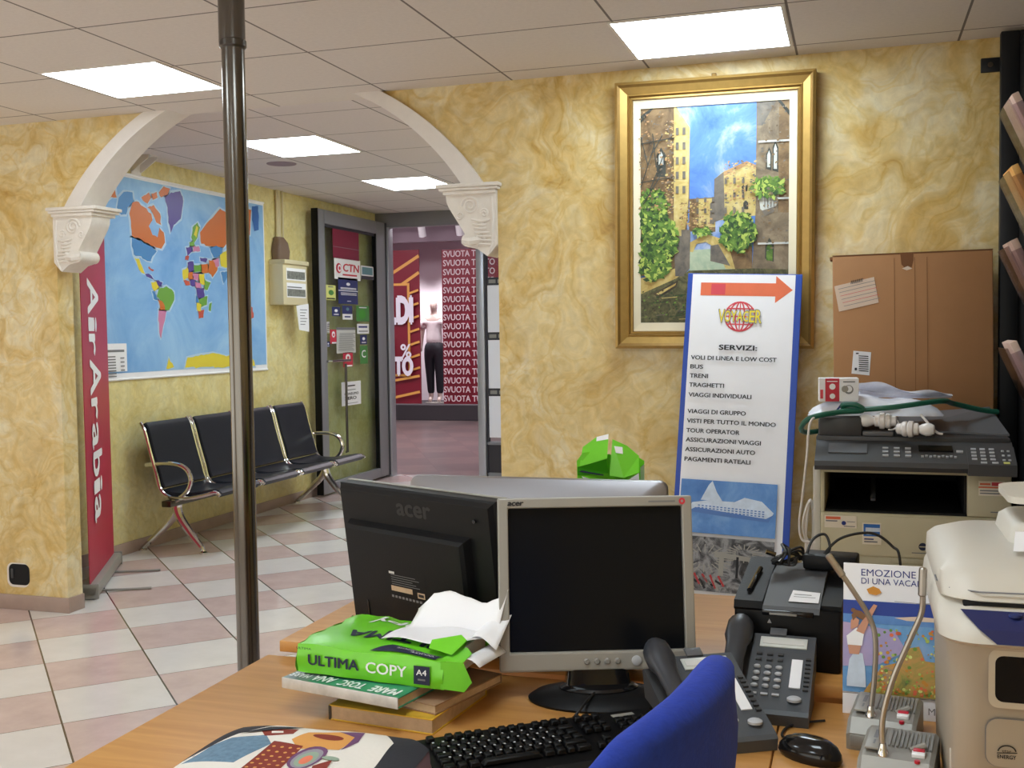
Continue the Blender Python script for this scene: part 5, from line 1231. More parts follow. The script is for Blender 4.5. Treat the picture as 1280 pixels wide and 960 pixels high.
# wide silver screen behind
t = thing('silver_display', 'wide silver display seen from behind, its rounded top edge above the other monitors', 'monitor', (-.70, 2.36, ZK), R(1))
b = B(); W_, H_ = .305, .365
def rr_y(w, z0, z1, r, y): return [(u, y, v) for u, v in rrect(-w, z0, w, z1, r, 6)]
b.loft([rr_y(W_, -.0, H_ - .055, .02, .012), rr_y(W_, 0, H_ - .055, .02, .006), rr_y(W_ - .002, .002, H_ - .057, .02, -.002), rr_y(W_ - .03, .03, H_ - .085, .03, -.018), rr_y(W_ - .12, .09, H_ - .14, .04, -.032)], 'silver_back')
o = b.build('rear_shell', t, loc=(0, 0, .0), smooth=40); o.location.z = .0
o.scale = (1, 1, 1)
B().bx(-W_ + .01, W_ - .01, .0125, .0155, .05, H_ - .065, 'screen').build('screen', t, smooth=0)
b = B(); b.loft([[(x, y, z) for x, y in rrect(-w_, y_ - .02, w_, y_ + .005, .004)] for w_, y_, z in ((.09, -.06, .0), (.085, -.045, .06), (.08, -.025, .16))], 'silver_back'); b.bx(-.09, .09, -.09, .04, 0, .006, 'silver_back', .002); b.build('stand', t)

# green copy paper packs behind the silver display
t = thing('paper_ream', 'closed green pack of copy paper lying on the rear desk behind the wide display', 'paper ream', (-.54, 2.525, ZK), R(90))
B().bx(-.1, .1, -.14, .14, 0, .05, 'green_wrap', .004).build('wrapper', t)
t = thing('paper_ream', 'torn open bright green paper pack standing up behind the wide display', 'paper ream', (-.557, 2.525, ZK + .05), R(3))
t.scale = (.96, 1, .91)
b = B()
def wr(u, v): return (-.078 + .156 * u, -.035 + .01 * math.sin(9 * u + 4 * v), v * (.345 - .05 * abs(u - .3) * 2 + .012 * math.sin(14 * u)) - .0)
b.grid(wr, 10, 12, 'green_wrap')
b.grid(lambda u, v: (-.078 + .156 * u, .035, v * (.30 + .02 * math.sin(9 * u))), 8, 6, 'green_wrap')
for x in (-.078, .078): b.grid(lambda u, v, x=x: (x, -.035 + .07 * u, v * (.30)), 4, 6, 'green_wrap')
b.build('wrapper', t, smooth=25, recalc=False)
b = B(); b.bx(-.07, .07, -.022, .03, 0, .26, 'paper'); b.build('paper_block', t, smooth=0)
b = B()
b.add([(-.07, -.05, .30), (.0, -.055, .325), (.0, -.03, .385), (-.03, -.028, .377), (-.065, -.03, .35)], [[0, 1, 2, 3, 4]], 'green_wrap')
b.add([(-.075, -.05, .30), (.0, -.06, .323), (.0, -.045, .285), (-.075, -.046, .278)], [[0, 1, 2, 3]], 'green_dark')
b.add([(.005, -.05, .28), (.01, -.035, .372), (.045, -.03, .355), (.075, -.035, .33), (.078, -.06, .29), (.04, -.055, .275)], [[0, 1, 2, 3, 4, 5]], 'green_wrap')
b.add([(-.03, -.0295, .377), (0, -.031, .385), (0, -.036, .372), (-.03, -.0345, .366)], [[0, 1, 2, 3]], 'paper')
b.add([(.015, -.0405, .355), (.035, -.037, .352), (.037, -.043, .335), (.02, -.046, .338)], [[0, 1, 2, 3]], 'paper')
b.add([(.078, -.0605, .289), (.04, -.0565, .262), (.045, -.052, .235), (.078, -.05, .235)], [[0, 1, 2, 3]], 'paper')
b.add([(-.065, -.047, .276), (-.015, -.049, .262), (-.015, -.047, .24), (-.045, -.046, .24)], [[0, 1, 2, 3]], 'paper')
b.add([(-.074, -.0475, .293), (-.01, -.052, .282), (-.01, -.052, .279), (-.074, -.0475, .288)], [[0, 1, 2, 3]], 'ink_navy')
b.build('torn_flaps', t, smooth=0, recalc=False)

# books and the open ream
def book(loc, rz, label, w, d, h, cover, spine_pages=True, tiltx=0, front=None):
    t = thing('book', label, 'book', loc, rot=(0, tiltx, rz), group='books stacked under the green paper pack')
    c = .0025
    b = B(); b.bx(-w / 2, w / 2, -d / 2, d / 2, h - c, h, cover, .0008); b.bx(-w / 2, w / 2, -d / 2, d / 2, 0, c, cover, .0008); b.bx(-w / 2, w / 2, d / 2 - c, d / 2, 0, h, cover)
    b.build('cover', t, smooth=0)
    B().bx(-w / 2 + .003, w / 2 - .002, -d / 2 + .002, d / 2 - c, c, h - c, 'book_pages').build('pages', t, smooth=0)
    return t
b1 = book((-.765, 1.775, ZD), R(-6), 'thick book with a yellow cover, bottom of the stack under the green pack', .205, .215, .027, 'book_yellow')
q = B(); q.rect(-.1, -.105, .1, .105, 'book_yellow'); q.rect(-.09, -.02, .03, .08, 'book_brown'); q.build('cover_print', b1, loc=(0, 0, .0272), rot=(R(-90), 0, 0), smooth=0, recalc=False)
B().bx(-.1025, -.098, -.1077, -.104, .001, .026, 'book_dark').build('spine_edge', b1, smooth=0)
b2 = book((-.745, 1.800, ZD + .0275), R(-16), 'brown paperback in the middle of the stack under the green pack', .20, .20, .017, 'book_brown')
b3 = book((-.832, 1.763, ZD + .045), R(-11.5), 'green book with white lettering, top of the stack under the green pack', .25, .20, .019, 'book_green')
q = B()     # lettering faces the other side of the desk: it reads upside down from the camera
q.layer = 2
q.rect(-.122, -.098, .122, .098, 'book_green')
q.rect(-.122, -.098, -.07, .098, 'book_teal')
q.text('MARE', .112, -.066, .026, 'white_print', w=.056, bold=.04, rot=PI); q.text('TOSC', .04, -.066, .026, 'white_print', w=.052, bold=.03, rot=PI); q.text('ANA', -.025, -.066, .026, 'white_print', w=.045, bold=.03, rot=PI); q.text('MARE', -.078, -.07, .02, 'white_print', w=.04, bold=.02, rot=PI)
q.build('cover_print', b3, loc=(0, 0, .0185), rot=(R(-90), 0, 0), smooth=0, recalc=False)
B().bx(-.1255, .1255, -.1012, -.0985, .0, .0195, 'clear_wrap', .001).build('wrapped_edge', b3)

t = thing('paper_ream', 'green copy paper pack lying open on the stack of books', 'paper ream', (-.800, 1.812, ZD + .066), rot=(0, R(1.2), R(-2.5)))
b = B(); b.bx(-.146, .13, -.103, .10, .003, .045, 'paper', .001); b.build('paper_block', t, smooth=0)
b = B()
# bulging wrapper: front side, top and left end
def top_(u, v):
    x = -.150 + .285 * u; y = -.107 + .212 * v
    return (x + .004 * math.sin(20 * v), y, .0505 + .006 * math.sin(PI * u) * math.sin(PI * v) + .0025 * math.sin(11 * u + 6 * v) + .002 * math.sin(31 * u * v))
b.grid(top_, 22, 14, 'green_wrap')
b.grid(lambda u, v: (top_(u, 0)[0], -.107 - .004 * math.sin(PI * v) + .0012 * math.sin(25 * u + 9 * v), (1 - v) * top_(u, 0)[2] + .0005), 22, 6, 'green_wrap')
b.grid(lambda u, v: (-.150 - .006 * math.sin(PI * v) + .003 * math.sin(17 * u + 5 * v), -.107 + .212 * u, (1 - v) * top_(0, u)[2] + .0005), 12, 6, 'green_wrap')
b.grid(lambda u, v: (top_(u, 1)[0], .105, (1 - v) * top_(u, 1)[2] + .0005), 12, 3, 'green_wrap')
# torn end at the right
b.add([(.128, -.1085, .051), (.168, -.10, .050), (.170, -.065, .056), (.15, -.04, .058), (.128, -.05, .053)], [[0, 1, 2, 3, 4]], 'green_wrap')
b.add([(.130, -.1095, .003), (.172, -.105, .001), (.178, -.085, .012), (.168, -.10, .050), (.130, -.1095, .051)], [[0, 1, 2, 3, 4]], 'green_wrap')
b.add([(.09, -.07, .0585), (.14, -.085, .056), (.150, -.04, .070), (.135, -.03, .076), (.085, -.045, .066)], [[0, 1, 2, 3, 4]], 'green_wrap')
b.build('wrapper', t, smooth=50, recalc=False)
q = B(); q.layer = 4
q.text('ULTIMA', -.125, .018, .018, 'ink_navy', w=.100, bold=.025); q.text('COPY', -.010, .017, .019, 'white_print', w=.078, bold=.015)
q.rect(.082, .008, .112, .040, 'ink_navy'); q.text('A4', .087, .024, .010, 'white_print', w=.019, bold=.01); q.rect(.090, .015, .104, .018, 'ink_grey')
q.text('ULTIMA', -.148, .0445, .004, 'ink_navy', w=.03)
q.build('side_print', t, loc=(0, -.1125, 0), smooth=0, recalc=False)
q = B(); q.layer = 4
def ontop(x, z, h): return (x, z, top_(max(0, min(1, (x + .150) / .285)), max(0, min(1, (z + .107) / .212)))[2] + .0006 + h * .5)
q.text('ULTIMA', .118, -.02, .036, 'ink_navy', w=.215, bold=.025, rot=PI - .10); q.text('COPY', .075, .075, .036, 'white_print', w=.165, bold=.02, rot=PI - .10)
q.poly([(-.01, -.100), (.118, -.104), (.122, -.078), (.02, -.07)], 'ink_navy')
q2 = q
q2.text('MULTI PURPOSE', .112, -.082, .006, 'white_print', w=.075, rot=PI); q2.text('WHITE', .112, -.092, .005, 'white_print', w=.045, rot=PI)
drape(q, ontop, 'top_print', t, .012)
# sheets rising and curling out of the open pack
HC = [(0, .036), (.15, .055), (.32, .062), (.52, .054), (.72, .046), (.88, .058), (1, .078)]
def hcurl(u):
    for (a, p_), (c, q_) in zip(HC[:-1], HC[1:]):
        if u <= c: f_ = (u - a) / (c - a); f_ = f_ * f_ * (3 - 2 * f_); return p_ + (q_ - p_) * f_
    return HC[-1][1]
def curl(u, v):
    x = .0 + .135 * u
    if v < .5:
        k = v / .5
        return (x - .01 * (1 - k) + .04 * u * k, -.055 + .10 * k, .061 + .004 * math.sin(PI * u) + .003 * math.sin(7 * u + 4 * k))
    k = (v - .5) / .5
    e = min(1, u / .10) ** .5
    return (x + .04 * u + .012 * u * k - .012 * (1 - e) * k + .010 * k * (1 - u), .045 + .040 * math.sin(k * 1.8) * (1 - .3 * u), .061 + hcurl(u) * (.55 + .45 * e) * math.sin(k * 1.57))
t2 = B(); t2.grid(curl, 16, 24, 'paper'); o = t2.build('curled_sheet', t, smooth=60, recalc=False, solid=.0006)
q = B(); q.grid(lambda u, v: (.13 + .062 * u, -.085 + .13 * v, .022 + .030 * math.sin(PI * .8 * u) - .01 * v), 8, 6, 'paper'); q.build('torn_paper', t, smooth=60, recalc=False, solid=.0006)
q = B(); q.grid(lambda u, v: (.13 + .06 * u, .0 + .09 * v, .055 + .05 * u * v + .012 * math.sin(4 * u)), 8, 6, 'paper'); q.build('torn_paper', t, smooth=60, recalc=False, solid=.0006)

# cushion with a patchwork picture
t = thing('patterned_cushion', 'flat dark fabric cushion with a colourful patchwork print at the front of the desk', 'cushion', (-.80, 1.435, ZD), R(2))
def cu(u, v):
    a, c = 2 * u - 1, 2 * v - 1
    k = (1 - abs(a) ** 4) * (1 - abs(c) ** 4)
    return (.205 * a * (1 - .10 * c * c), .165 * c * (1 - .05 * a * a), .034 * max(0, k) ** .5 + .002 * math.sin(9 * a) * math.cos(7 * c) * k)
b = B(); b.grid(cu, 28, 24, 'cloth_plum'); b.grid(lambda u, v: (cu(u, v)[0], cu(u, v)[1], 0.0), 28, 24, 'cloth_dark'); b.build('cover', t, smooth=60)
q = B(); q.eps = .0004
def cp_(pts, m): q.poly(pts, m)
cp_([(-.2, -.16), (.12, -.16), (.18, -.05), (.17, .10), (.11, .155), (-.17, .13), (-.2, -.02)], 'cloth_dark')
cp_([(-.18, -.16), (.09, -.16), (.125, -.06), (.115, .09), (.08, .145), (-.06, .152), (-.11, .135), (-.15, .08), (-.19, -.02)], 'cloth_white')
cp_([(-.17, .03), (-.15, .06), (-.10, .08), (-.07, .04), (-.09, -.04), (-.18, -.04)], 'cloth_blue')
cp_([(-.12, .10), (-.06, .115), (-.055, .085), (-.10, .075)], 'cloth_red'); cp_([(-.10, .098), (-.08, .10), (-.075, .09), (-.095, .088)], 'cloth_white')
cp_([(-.045, .06), (-.035, .10), (.01, .12), (.05, .11), (.045, .04), (-.02, .03)], 'cloth_orange'); q.disc(.005, .088, .026, 'cloth_red', .012)
cp_([(.01, .12), (.05, .13), (.06, .08), (.048, .04), (.045, .10)], 'cloth_purple')
cp_([(-.07, .05), (-.015, .04), (-.005, -.09), (-.065, -.09)], 'cloth_red')
for r_ in range(6):
    for c_ in range(4): q.disc(-.06 + c_ * .014, .03 - r_ * .017, .003, 'cloth_orange', n=8); q.layer -= 1
q.layer += 1
q.disc(.012, .0, .026, 'cloth_purple', .045); q.disc(.013, -.004, .021, 'cloth_grey', .037); q.disc(.014, -.008, .016, 'cloth_sage', .028); q.disc(.015, -.012, .009, 'arrow_orange', .016)
cp_([(.035, -.03), (.055, -.005), (.06, -.04), (.045, -.07)], 'cloth_red'); q.disc(.05, .0, .014, 'cloth_sage', .007)
cp_([(-.15, .075), (-.10, .10), (-.06, .12), (-.055, .127), (-.11, .115)], 'cloth_dark')
for pts in (((-.03, .135), (.0, .147), (.005, .138)), ((.01, .14), (.04, .139), (.03, .132))): cp_(pts, 'cloth_purple')
drape(q, lambda x, z, h: (x, z, cu(max(0, min(1, (x / .205 + 1) / 2)), max(0, min(1, (z / .165 + 1) / 2)))[2] + .0007 + h * .3), 'patchwork', t)

# keyboard
t = thing('keyboard', 'black computer keyboard lying at an angle in front of the silver monitor', 'keyboard', (-.462, 1.640, ZD), R(37))
b = B(); KW, KD = .205, .080
pr = [(-KD, .004), (-KD + .01, .012), (-.02, .017), (KD - .012, .024), (KD, .018), (KD, 0), (-KD, 0)]
rs = []
for i in range(17):
    a = -1 + i / 8; k = 1 + .10 * (1 - a * a)
    rs.append([(KW * a, y * k if y > 0 else y * (1 + .12 * (1 - a * a)), z) for y, z in pr])
b.loft(rs, 'black_plastic'); b.build('case', t, smooth=25)
def keyz(y): return .012 + (y + KD) * .075
def keys(name, rows):
    b = B()
    for y, x0, ws in rows:
        x = x0
        for w in ws:
            if w > 0: b.box((x + w / 2, y, keyz(y) + .006), (w - .003, .0145, .008), 'black_satin', .0015, rot=(.075, 0, 0), taper=(.86, .84), seg=1)
            x += abs(w)
    return b.build(name, t)
u_ = .0164
keys('main_keys', [(.028, -.195, [u_] * 13 + [u_ * 1.9]), (.010, -.195, [u_ * 1.5] + [u_] * 12 + [u_ * 1.4]), (-.008, -.195, [u_ * 1.75] + [u_] * 12 + [u_ * 1.2]), (-.026, -.195, [u_ * 1.3] + [u_] * 11 + [u_ * 2.6]), (-.045, -.195, [u_ * 1.4, u_ * 1.1, u_ * 1.2, u_ * 6.2, u_ * 1.2, u_ * 1.1, u_, u_ * 1.7])])
keys('function_keys', [(.055, -.195, [u_, -u_ * .9] + [u_] * 4 + [-u_ * .5] + [u_] * 4 + [-u_ * .5] + [u_] * 4)])
keys('navigation_keys', [(.055, .058, [u_] * 3), (.028, .058, [u_] * 3), (.010, .058, [u_] * 3), (-.026, .058, [-u_, u_]), (-.045, .058, [u_] * 3)])
keys('number_pad', [(.028, .120, [u_] * 4), (.010, .120, [u_] * 4), (-.008, .120, [u_] * 4), (-.026, .120, [u_] * 4), (-.045, .120, [u_ * 2, u_, u_])])
q = B(); q.layer = 1
for r_ in range(4):
    for c_ in range(12): q.rect(-.19 + c_ * u_ + r_ * .004, .030 - r_ * .018, -.1865 + c_ * u_ + r_ * .004, .034 - r_ * .018, 'key_grey'); q.layer -= 1
q.v = [(x, z, keyz(z) + .0104) for x, y, z in q.v]; q.build('key_legends', t, smooth=0)
B().bx(.13, .17, .05, .062, .0225, .0235, 'silver_plastic', .0005).build('indicator_lights', t)
cable('keyboard_cord', 'black cord running from the keyboard back under the silver monitor', 'cable', [(-.475, 1.745, ZD + .012), (-.465, 1.78, ZD + .006), (-.455, 1.81, ZD + .018), (-.45, 1.85, ZD + .022), (-.44, 1.97, ZD + .02), (-.43, 1.985, ZD + .01)], .0025, 'cable_black', parent=t)

# desk phones: local -y towards the user, handset on the left
def phone(loc, rz, label):
    t = thing('desk_phone', label, 'phone', loc, rz, group='grey desk phones')
    sl = .40
    def pz(y): return .026 + (y + .096) * math.tan(sl)
    b = B(); b.prism([(-.096, 0), (.03, 0), (.045, .036), (.086, .04), (.099, pz(.09) - .004), (.090, pz(.09)), (-.094, pz(-.096)), (-.10, pz(-.096) - .006)], 'x', -.033, .078, 'phone_grey')
    b.prism([(-.096, 0), (.03, 0), (.045, .034), (.086, .038), (.099, pz(.09) - .022), (.090, pz(.09) - .018), (-.094, pz(-.096) - .012)], 'x', -.082, -.033, 'charcoal'); b.build('body', t, smooth=20)
    a = math.atan(math.tan(sl))
    def pl(b, x, y, w, d, m, h=.003, bev=0): b.box((x, y, pz(y) + h / 2), (w, d, h), m, bev, rot=(a, 0, 0))
    b = B(); pl(b, .022, .067, .084, .028, 'lcd_pale', .003, .001); pl(b, .022, .067, .074, .014, 'paper_grey', .004); b.build('display', t)
    b = B()
    for r_ in range(4):
        for c_ in range(3): b.lathe([(.0062, 0), (.0062, .003), (.004, .0045)], 'key_grey', (-.018 + c_ * .019, .003 - r_ * .0155, pz(.003 - r_ * .0155)), 10, sy=.8)
    for c_ in range(3): pl(b, -.018 + c_ * .019, -.063, .012, .005, 'key_grey', .003)
    b.build('keypad', t)
    b = B()
    for r_ in range(2):
        for c_ in range(3): pl(b, -.018 + c_ * .019, .035 - r_ * .014, .010, .006, 'charcoal', .004, .001)
    b.build('soft_keys', t); b = B()
    for r_ in range(8): pl(b, .069, .028 - r_ * .0105, .009, .005, 'charcoal', .004)
    b.build('side_keys', t)
    b = B(); pl(b, .050, -.008, .019, .075, 'paper', .002); b.build('name_strip', t)
    b = B(); b.lathe([(.012, 0), (.012, .004), (.009, .006)], 'key_grey', (.052, -.070, pz(-.070)), 18); b.build('navigator_key', t)
    b = B(); pl(b, .01, .094, .03, .020, 'charcoal_lite', .004, .001); b.build('paper_tab', t)
    hs = B(); yy = [(-.092, .016, .018), (-.084, .023, .022), (-.06, .025, .020), (-.036, .020, .013), (0, .018, .012), (.04, .020, .013), (.062, .026, .021), (.090, .025, .024), (.102, .018, .018)]
    rs = []
    for y, w_, h_ in yy:
        zc = pz(y) + .010 + .005 * math.cos(y * 16)
        rs.append([(-.059 + w_ * math.cos(k * PI / 7), y, zc + h_ * math.sin(k * PI / 7)) for k in range(14)])
    hs.loft(rs, 'handset'); hs.build('handset', t, smooth=60)
    return t
ph = phone((-.150, 1.952, ZD), R(-2), 'grey desk phone standing in front of the black ticket printer')
dup(ph, (-.234, 1.792, ZD), R(29), 'grey desk phone turned sideways, half hidden behind the blue chair back')

# mouse
t = thing('computer_mouse', 'black computer mouse on the desk beside the gooseneck bases', 'mouse', (-.068, 1.725, ZD), R(62))
b = B(); b.loft([[(x, y, z) for x, y in [(w_ * math.cos(2 * PI * k / 20), l_ * math.sin(2 * PI * k / 20) + oy) for k in range(20)]] for z, w_, l_, oy in ((0, .027, .050, 0), (.006, .030, .054, 0), (.016, .029, .052, 0), (.026, .024, .044, -.002), (.033, .015, .030, -.005), (.035, .006, .013, -.006))], 'black_gloss'); b.build('shell', t, smooth=60)
B().lathe([(.007, -.003), (.007, .003)], 'charcoal_lite', (0, .026, .026), 12, 'x').build('wheel', t)
cable('mouse_cord', 'thin black cord curving from the mouse back towards the phone', 'cable', [(-.095, 1.765, ZD + .012), (-.115, 1.80, ZD + .004), (-.11, 1.84, ZD + .004), (-.085, 1.87, ZD + .004), (-.05, 1.89, ZD + .004)], .0022, 'cable_black', parent=t)

# black ticket printer on the rear desk
t = thing('ticket_printer', 'boxy black ticket printer with a white label on top, on the rear desk edge', 'printer', (-.118, 2.17, ZK), R(-3))
b = B(); b.bx(-.098, .098, -.10, .14, 0, .118, 'black_plastic', .006); b.build('body', t)
b = B(); b.prism([(-.105, .115), (-.10, .128), (.13, .165), (.145, .16), (.14, .11), (-.10, .11)], 'x', -.098, -.045, 'black_satin')
b.prism([(-.112, .112), (-.105, .122), (.03, .150), (.14, .155), (.14, .11), (-.10, .11)], 'x', -.044, .06, 'charcoal'); b.prism([(-.09, .11), (-.09, .125), (.14, .15), (.14, .11)], 'x', .061, .098, 'black_plastic'); b.build('top_cover', t, smooth=20)
b = B(); b.bx(-.044, .05, -.116, -.108, .106, .116, 'black_gloss', .002); b.bx(-.03, .02, -.119, -.114, .108, .112, 'silver_dark', .001); b.build('paper_slot', t)
B().tube([(-.075, -.06, .138), (-.072, .0, .149), (-.068, .05, .158)], .005, 'black_gloss', 8).build('release_lever', t)
q = B(); q.poly([(.0, .0), (.055, .0), (.055, .045), (.004, .05)], 'paper'); q.rect(.008, .03, .04, .033, 'ink_grey'); q.rect(.008, .02, .048, .022, 'ink_grey'); q.build('label', t, loc=(.001, -.085, .1275), rot=(R(-78), 0, 0), smooth=0, recalc=False)
q = B(); q.poly([(-.036, .088), (-.028, .088), (-.032, .096)], 'key_grey'); q.build('mark', t, loc=(0, -.1008, 0), smooth=0, recalc=False)
t = thing('power_adapter', 'black power block with tangled cords lying on the ticket printer', 'adapter', (-.05, 2.27, ZK + .156), R(-6))
B().bx(-.05, .055, -.03, .03, 0, .03, 'black_plastic', .005).build('block', t)
for k in range(7):
    a = k * .9
    B().tube(smoothpath([(-.05 + .01 * math.cos(a), .0, .012), (-.075 + .02 * math.sin(a), -.03 + .006 * k, .03 + .006 * (k % 3)), (-.11 + .012 * k * .5, -.045 + .01 * math.cos(a), .014 + .004 * k), (-.085 + .02 * math.cos(a), -.055, .012), (-.06, -.035 + .004 * k, .022)], 5), .0028, 'cable_black', 6).build('cord', t)
B().tube([(-.10, -.05, .03), (-.118, -.056, .036)], .005, 'steel', 8).build('plug', t)
cable('loose_cord', 'thin black cord arching from the power block over in front of the copier', 'cable', [(-.10, 2.25, ZK + .165), (-.085, 2.27, ZK + .21), (-.06, 2.28, ZK + .222), (-.05, 2.27, ZK + .195), (-.065, 2.26, ZK + .18), (-.03, 2.28, ZK + .215), (.03, 2.30, ZK + .225), (.07, 2.30, ZK + .20), (.085, 2.29, ZK + .17), (.09, 2.28, ZK + .004)], .0028, 'cable_black', parent=t)

# holiday leaflet
t = thing('holiday_leaflet', 'white upright travel leaflet with a sunny beach picture, left of the white printer', 'leaflet', (.083, 1.945, ZD), rot=(R(-9), 0, R(-2)))
t.scale = (1, 1, .955)
B().bx(-.105, .105, 0, .006, 0, .272, 'paper', .0008).build('card', t, smooth=0)
q = B()
q.text('EMOZIONE', -.075, .250, .0125, 'ink_blue', w=.090); q.text('DI UNA VACANZA', -.075, .2355, .011, 'ink_blue', w=.122)
q.text('DE', .02, .222, .010, 'ink_grey', w=.02); q.line(-.02, .207, .05, .205, .0008, 'ink_grey'); q.line(.0, .203, .045, .208, .0008, 'ink_grey')
q.poly([(-.066, .226), (-.055, .232), (-.045, .228), (-.041, .221), (-.05, .216), (-.062, .218)], 'shell')
q.rect(-.105, .040, .105, .205, 'photo_blue'); q.rect(-.105, .180, .105, .205, 'amex_deep'); q.rect(-.105, .165, .105, .180, 'photo_sea')
q.poly([(-.02, .178), (.02, .183), (.105, .178), (.105, .175), (.0, .174)], 'label_peach')
q.poly([(-.105, .165), (-.02, .155), (.0, .12), (-.05, .09), (-.105, .085)], 'photo_pink')
q.poly([(-.07, .042), (-.04, .09), (-.01, .10), (.0, .125), (.02, .13), (.03, .105), (.105, .10), (.105, .040), (-.06, .040)], 'photo_coral')
rl = random.Random(9)
for k in range(230):
    u = -.05 + .15 * rl.random(); v = .045 + .115 * rl.random() ** (2.2 - 8 * max(0, u - .03)); r_ = .0012 + .0024 * rl.random(); q.disc(u, v, r_, rl.choice(['leaf_lite', 'shell', 'leaf_mid', 'arrow_orange', 'stick_yellow']), n=7); q.layer -= 1
q.layer += 2
q.poly([(-.098, .064), (-.094, .098), (-.086, .112), (-.072, .110), (-.068, .085), (-.066, .05), (-.098, .05)], 'ship_white')     # skirt
q.poly([(-.097, .125), (-.094, .108), (-.078, .108), (-.074, .128)], 'skin'); q.poly([(-.099, .140), (-.097, .124), (-.073, .124), (-.070, .146), (-.082, .156)], 'white_print')
q.poly([(-.083, .150), (-.070, .145), (-.060, .172), (-.048, .198), (-.054, .200), (-.068, .178)], 'skin'); q.poly([(-.092, .152), (-.080, .158), (-.078, .170), (-.086, .176), (-.092, .168)], 'skin')
q.poly([(-.091, .178), (-.084, .188), (-.074, .186), (-.066, .178), (-.072, .170), (-.082, .176), (-.088, .168)], 'hair'); q.disc(-.088, .187, .004, 'hair', n=10)
q.text('MSC', .035, .012, .012, 'ink_grey', w=.03); q.line(-.105, .0385, .105, .0385, .001, 'ink_grey')
q.build('printed_front', t, loc=(0, -.0003, 0), smooth=0, recalc=False)

# gooseneck intercom bases
def intercom(loc, rz, label, neck):
    t = thing('gooseneck_intercom', label, 'intercom', loc, rz, group='silver gooseneck intercoms')
    b = B(); pr = [(-.072, 0), (-.075, .028), (-.055, .048), (.05, .056), (.068, .050), (.072, 0)]
    rs = []
    for x, k in ((-.052, .88), (-.046, 1), (.046, 1), (.052, .9)):
        rs.append([(x, y * (1 if k == 1 else .97), z * k) for y, z in pr])
    b.loft(rs, 'silver_plastic'); b.build('housing', t, smooth=25)
    def tz(y): return .048 + (y + .055) * .0762
    b = B(); b.bx(-.044, -.022, -.045, .045, .054, .0575, 'silver_plastic', .001)
    for k in range(11): b.box((.0 + (k - 5) * .0058 + .016, .012, tz(.012) + .001), (.0028, .056, .004), 'silver_dark', rot=(.076, 0, 0))
    b.build('speaker_grille', t)
    b = B(); b.bx(-.046, .046, -.0765, -.070, .006, .026, 'silver_dark', .002); b.build('front_lip', t)
    q = B(); q.rect(-.036, -.005, -.030, .03, 'ink_grey'); q.rect(-.034, -.03, -.031, -.012, 'ink_grey'); q.v = [(x, z, .0579) for x, y, z in q.v]; q.build('lettering', t, smooth=0)
    b = B(); b.box((.030, -.036, tz(-.036) + .003), (.018, .012, .006), 'white_print', .001, rot=(.076, 0, 0)); b.box((.030, -.028, tz(-.028) + .004), (.016, .010, .007), 'led_red', .001, rot=(.076, 0, 0)); b.lathe([(.004, 0), (.004, .004)], 'led_red', (.030, -.055, tz(-.055) - .001), 10); b.build('talk_switch', t)
    B().tube([(.018, -.020, tz(-.02)), (.038, -.012, tz(-.012) + .008)], .005, 'silver_plastic', 8).build('switch_lever', t)
    b = B(); b.lathe([(.009, 0), (.009, .006), (.006, .012), (.0045, .02)], 'chrome', (-.018, -.046, .046), 16); b.build('neck_collar', t)
    B().tube(smoothpath([(-.018, -.046, .055)] + neck, 6), .0042, 'neck_steel', 8).build('gooseneck', t)
    a, c = Vector(neck[-2]), Vector(neck[-1]); dd = (c - a).normalized()
    B().tube([c - dd * .012, c - dd * .01, c + dd * .028, c + dd * .03], .006, 'neck_steel', 10, rad=[.0045, .006, .006, .004]).build('microphone', t)
    return t
intercom((.047, 1.845, ZD), R(-8), 'silver intercom with a bent steel gooseneck, standing right against the leaflet', [(-.013, -.04, .11), (-.012, -.035, .17), (-.022, -.03, .205), (-.05, -.03, .25), (-.070, -.03, .278)])
intercom((.062, 1.685, ZD), R(-8), 'silver intercom nearer the front with its steel gooseneck rising to the white printer', [(-.019, -.04, .10), (-.005, -.035, .16), (.018, -.03, .22), (.033, -.028, .26), (.034, -.028, .295)])

# white multifunction printer
t = thing('laser_printer', 'big white multifunction printer with a navy control strip at the right edge', 'printer', (.335, 1.70, ZD), R(0))
def ringz(z, x0, x1, y0, y1, r): return [(x, y, z) for x, y in rrect(x0, y0, x1, y1, r, 6)]
b = B(); b.loft([ringz(0, -.206, .206, -.185, .19, .03), ringz(.012, -.21, .21, -.19, .195, .03), ringz(.20, -.214, .214, -.195, .195, .035), ringz(.262, -.222, .222, -.205, .197, .04)], 'printer_beige_shaded'); b.build('body', t, smooth=40)
b = B(); b.loft([ringz(.262, -.226, .226, -.218, .197, .045), ringz(.268, -.232, .232, -.228, .2, .05), ringz(.284, -.232, .232, -.220, .2, .05), ringz(.300, -.23, .23, -.19, .2, .05), ringz(.308, -.226, .226, -.165, .2, .05)], 'printer_white'); b.build('panel_shelf', t, smooth=50)
b = B(); b.add([(-.165, -.229, .268), (.20, -.229, .268), (.20, -.221, .284), (-.185, -.221, .284), (-.205, -.188, .301), (.20, -.188, .301)], [[0, 1, 2, 3], [3, 2, 5, 4]], 'navy')
b.v = [(x, y - .0015, z + .0015) for x, y, z in b.v]
cpn = b.build('control_strip', t, smooth=0, recalc=False)
for k in range(6): B().lathe([(.008, 0), (.008, .003), (.006, .004)], 'stick_navy', (-.14 + k * .03, -.197, .298), 14).build('button', cpn)
b = B(); b.loft([ringz(.303, -.224, .224, -.16, .2, .05), ringz(.312, -.228, .228, -.180, .2, .05), ringz(.340, -.226, .226, -.160, .2, .045), ringz(.349, -.216, .218, -.138, .195, .045), ringz(.358, -.19, .205, -.06, .185, .05)], 'printer_white'); b.build('scanner_lid', t, smooth=45)
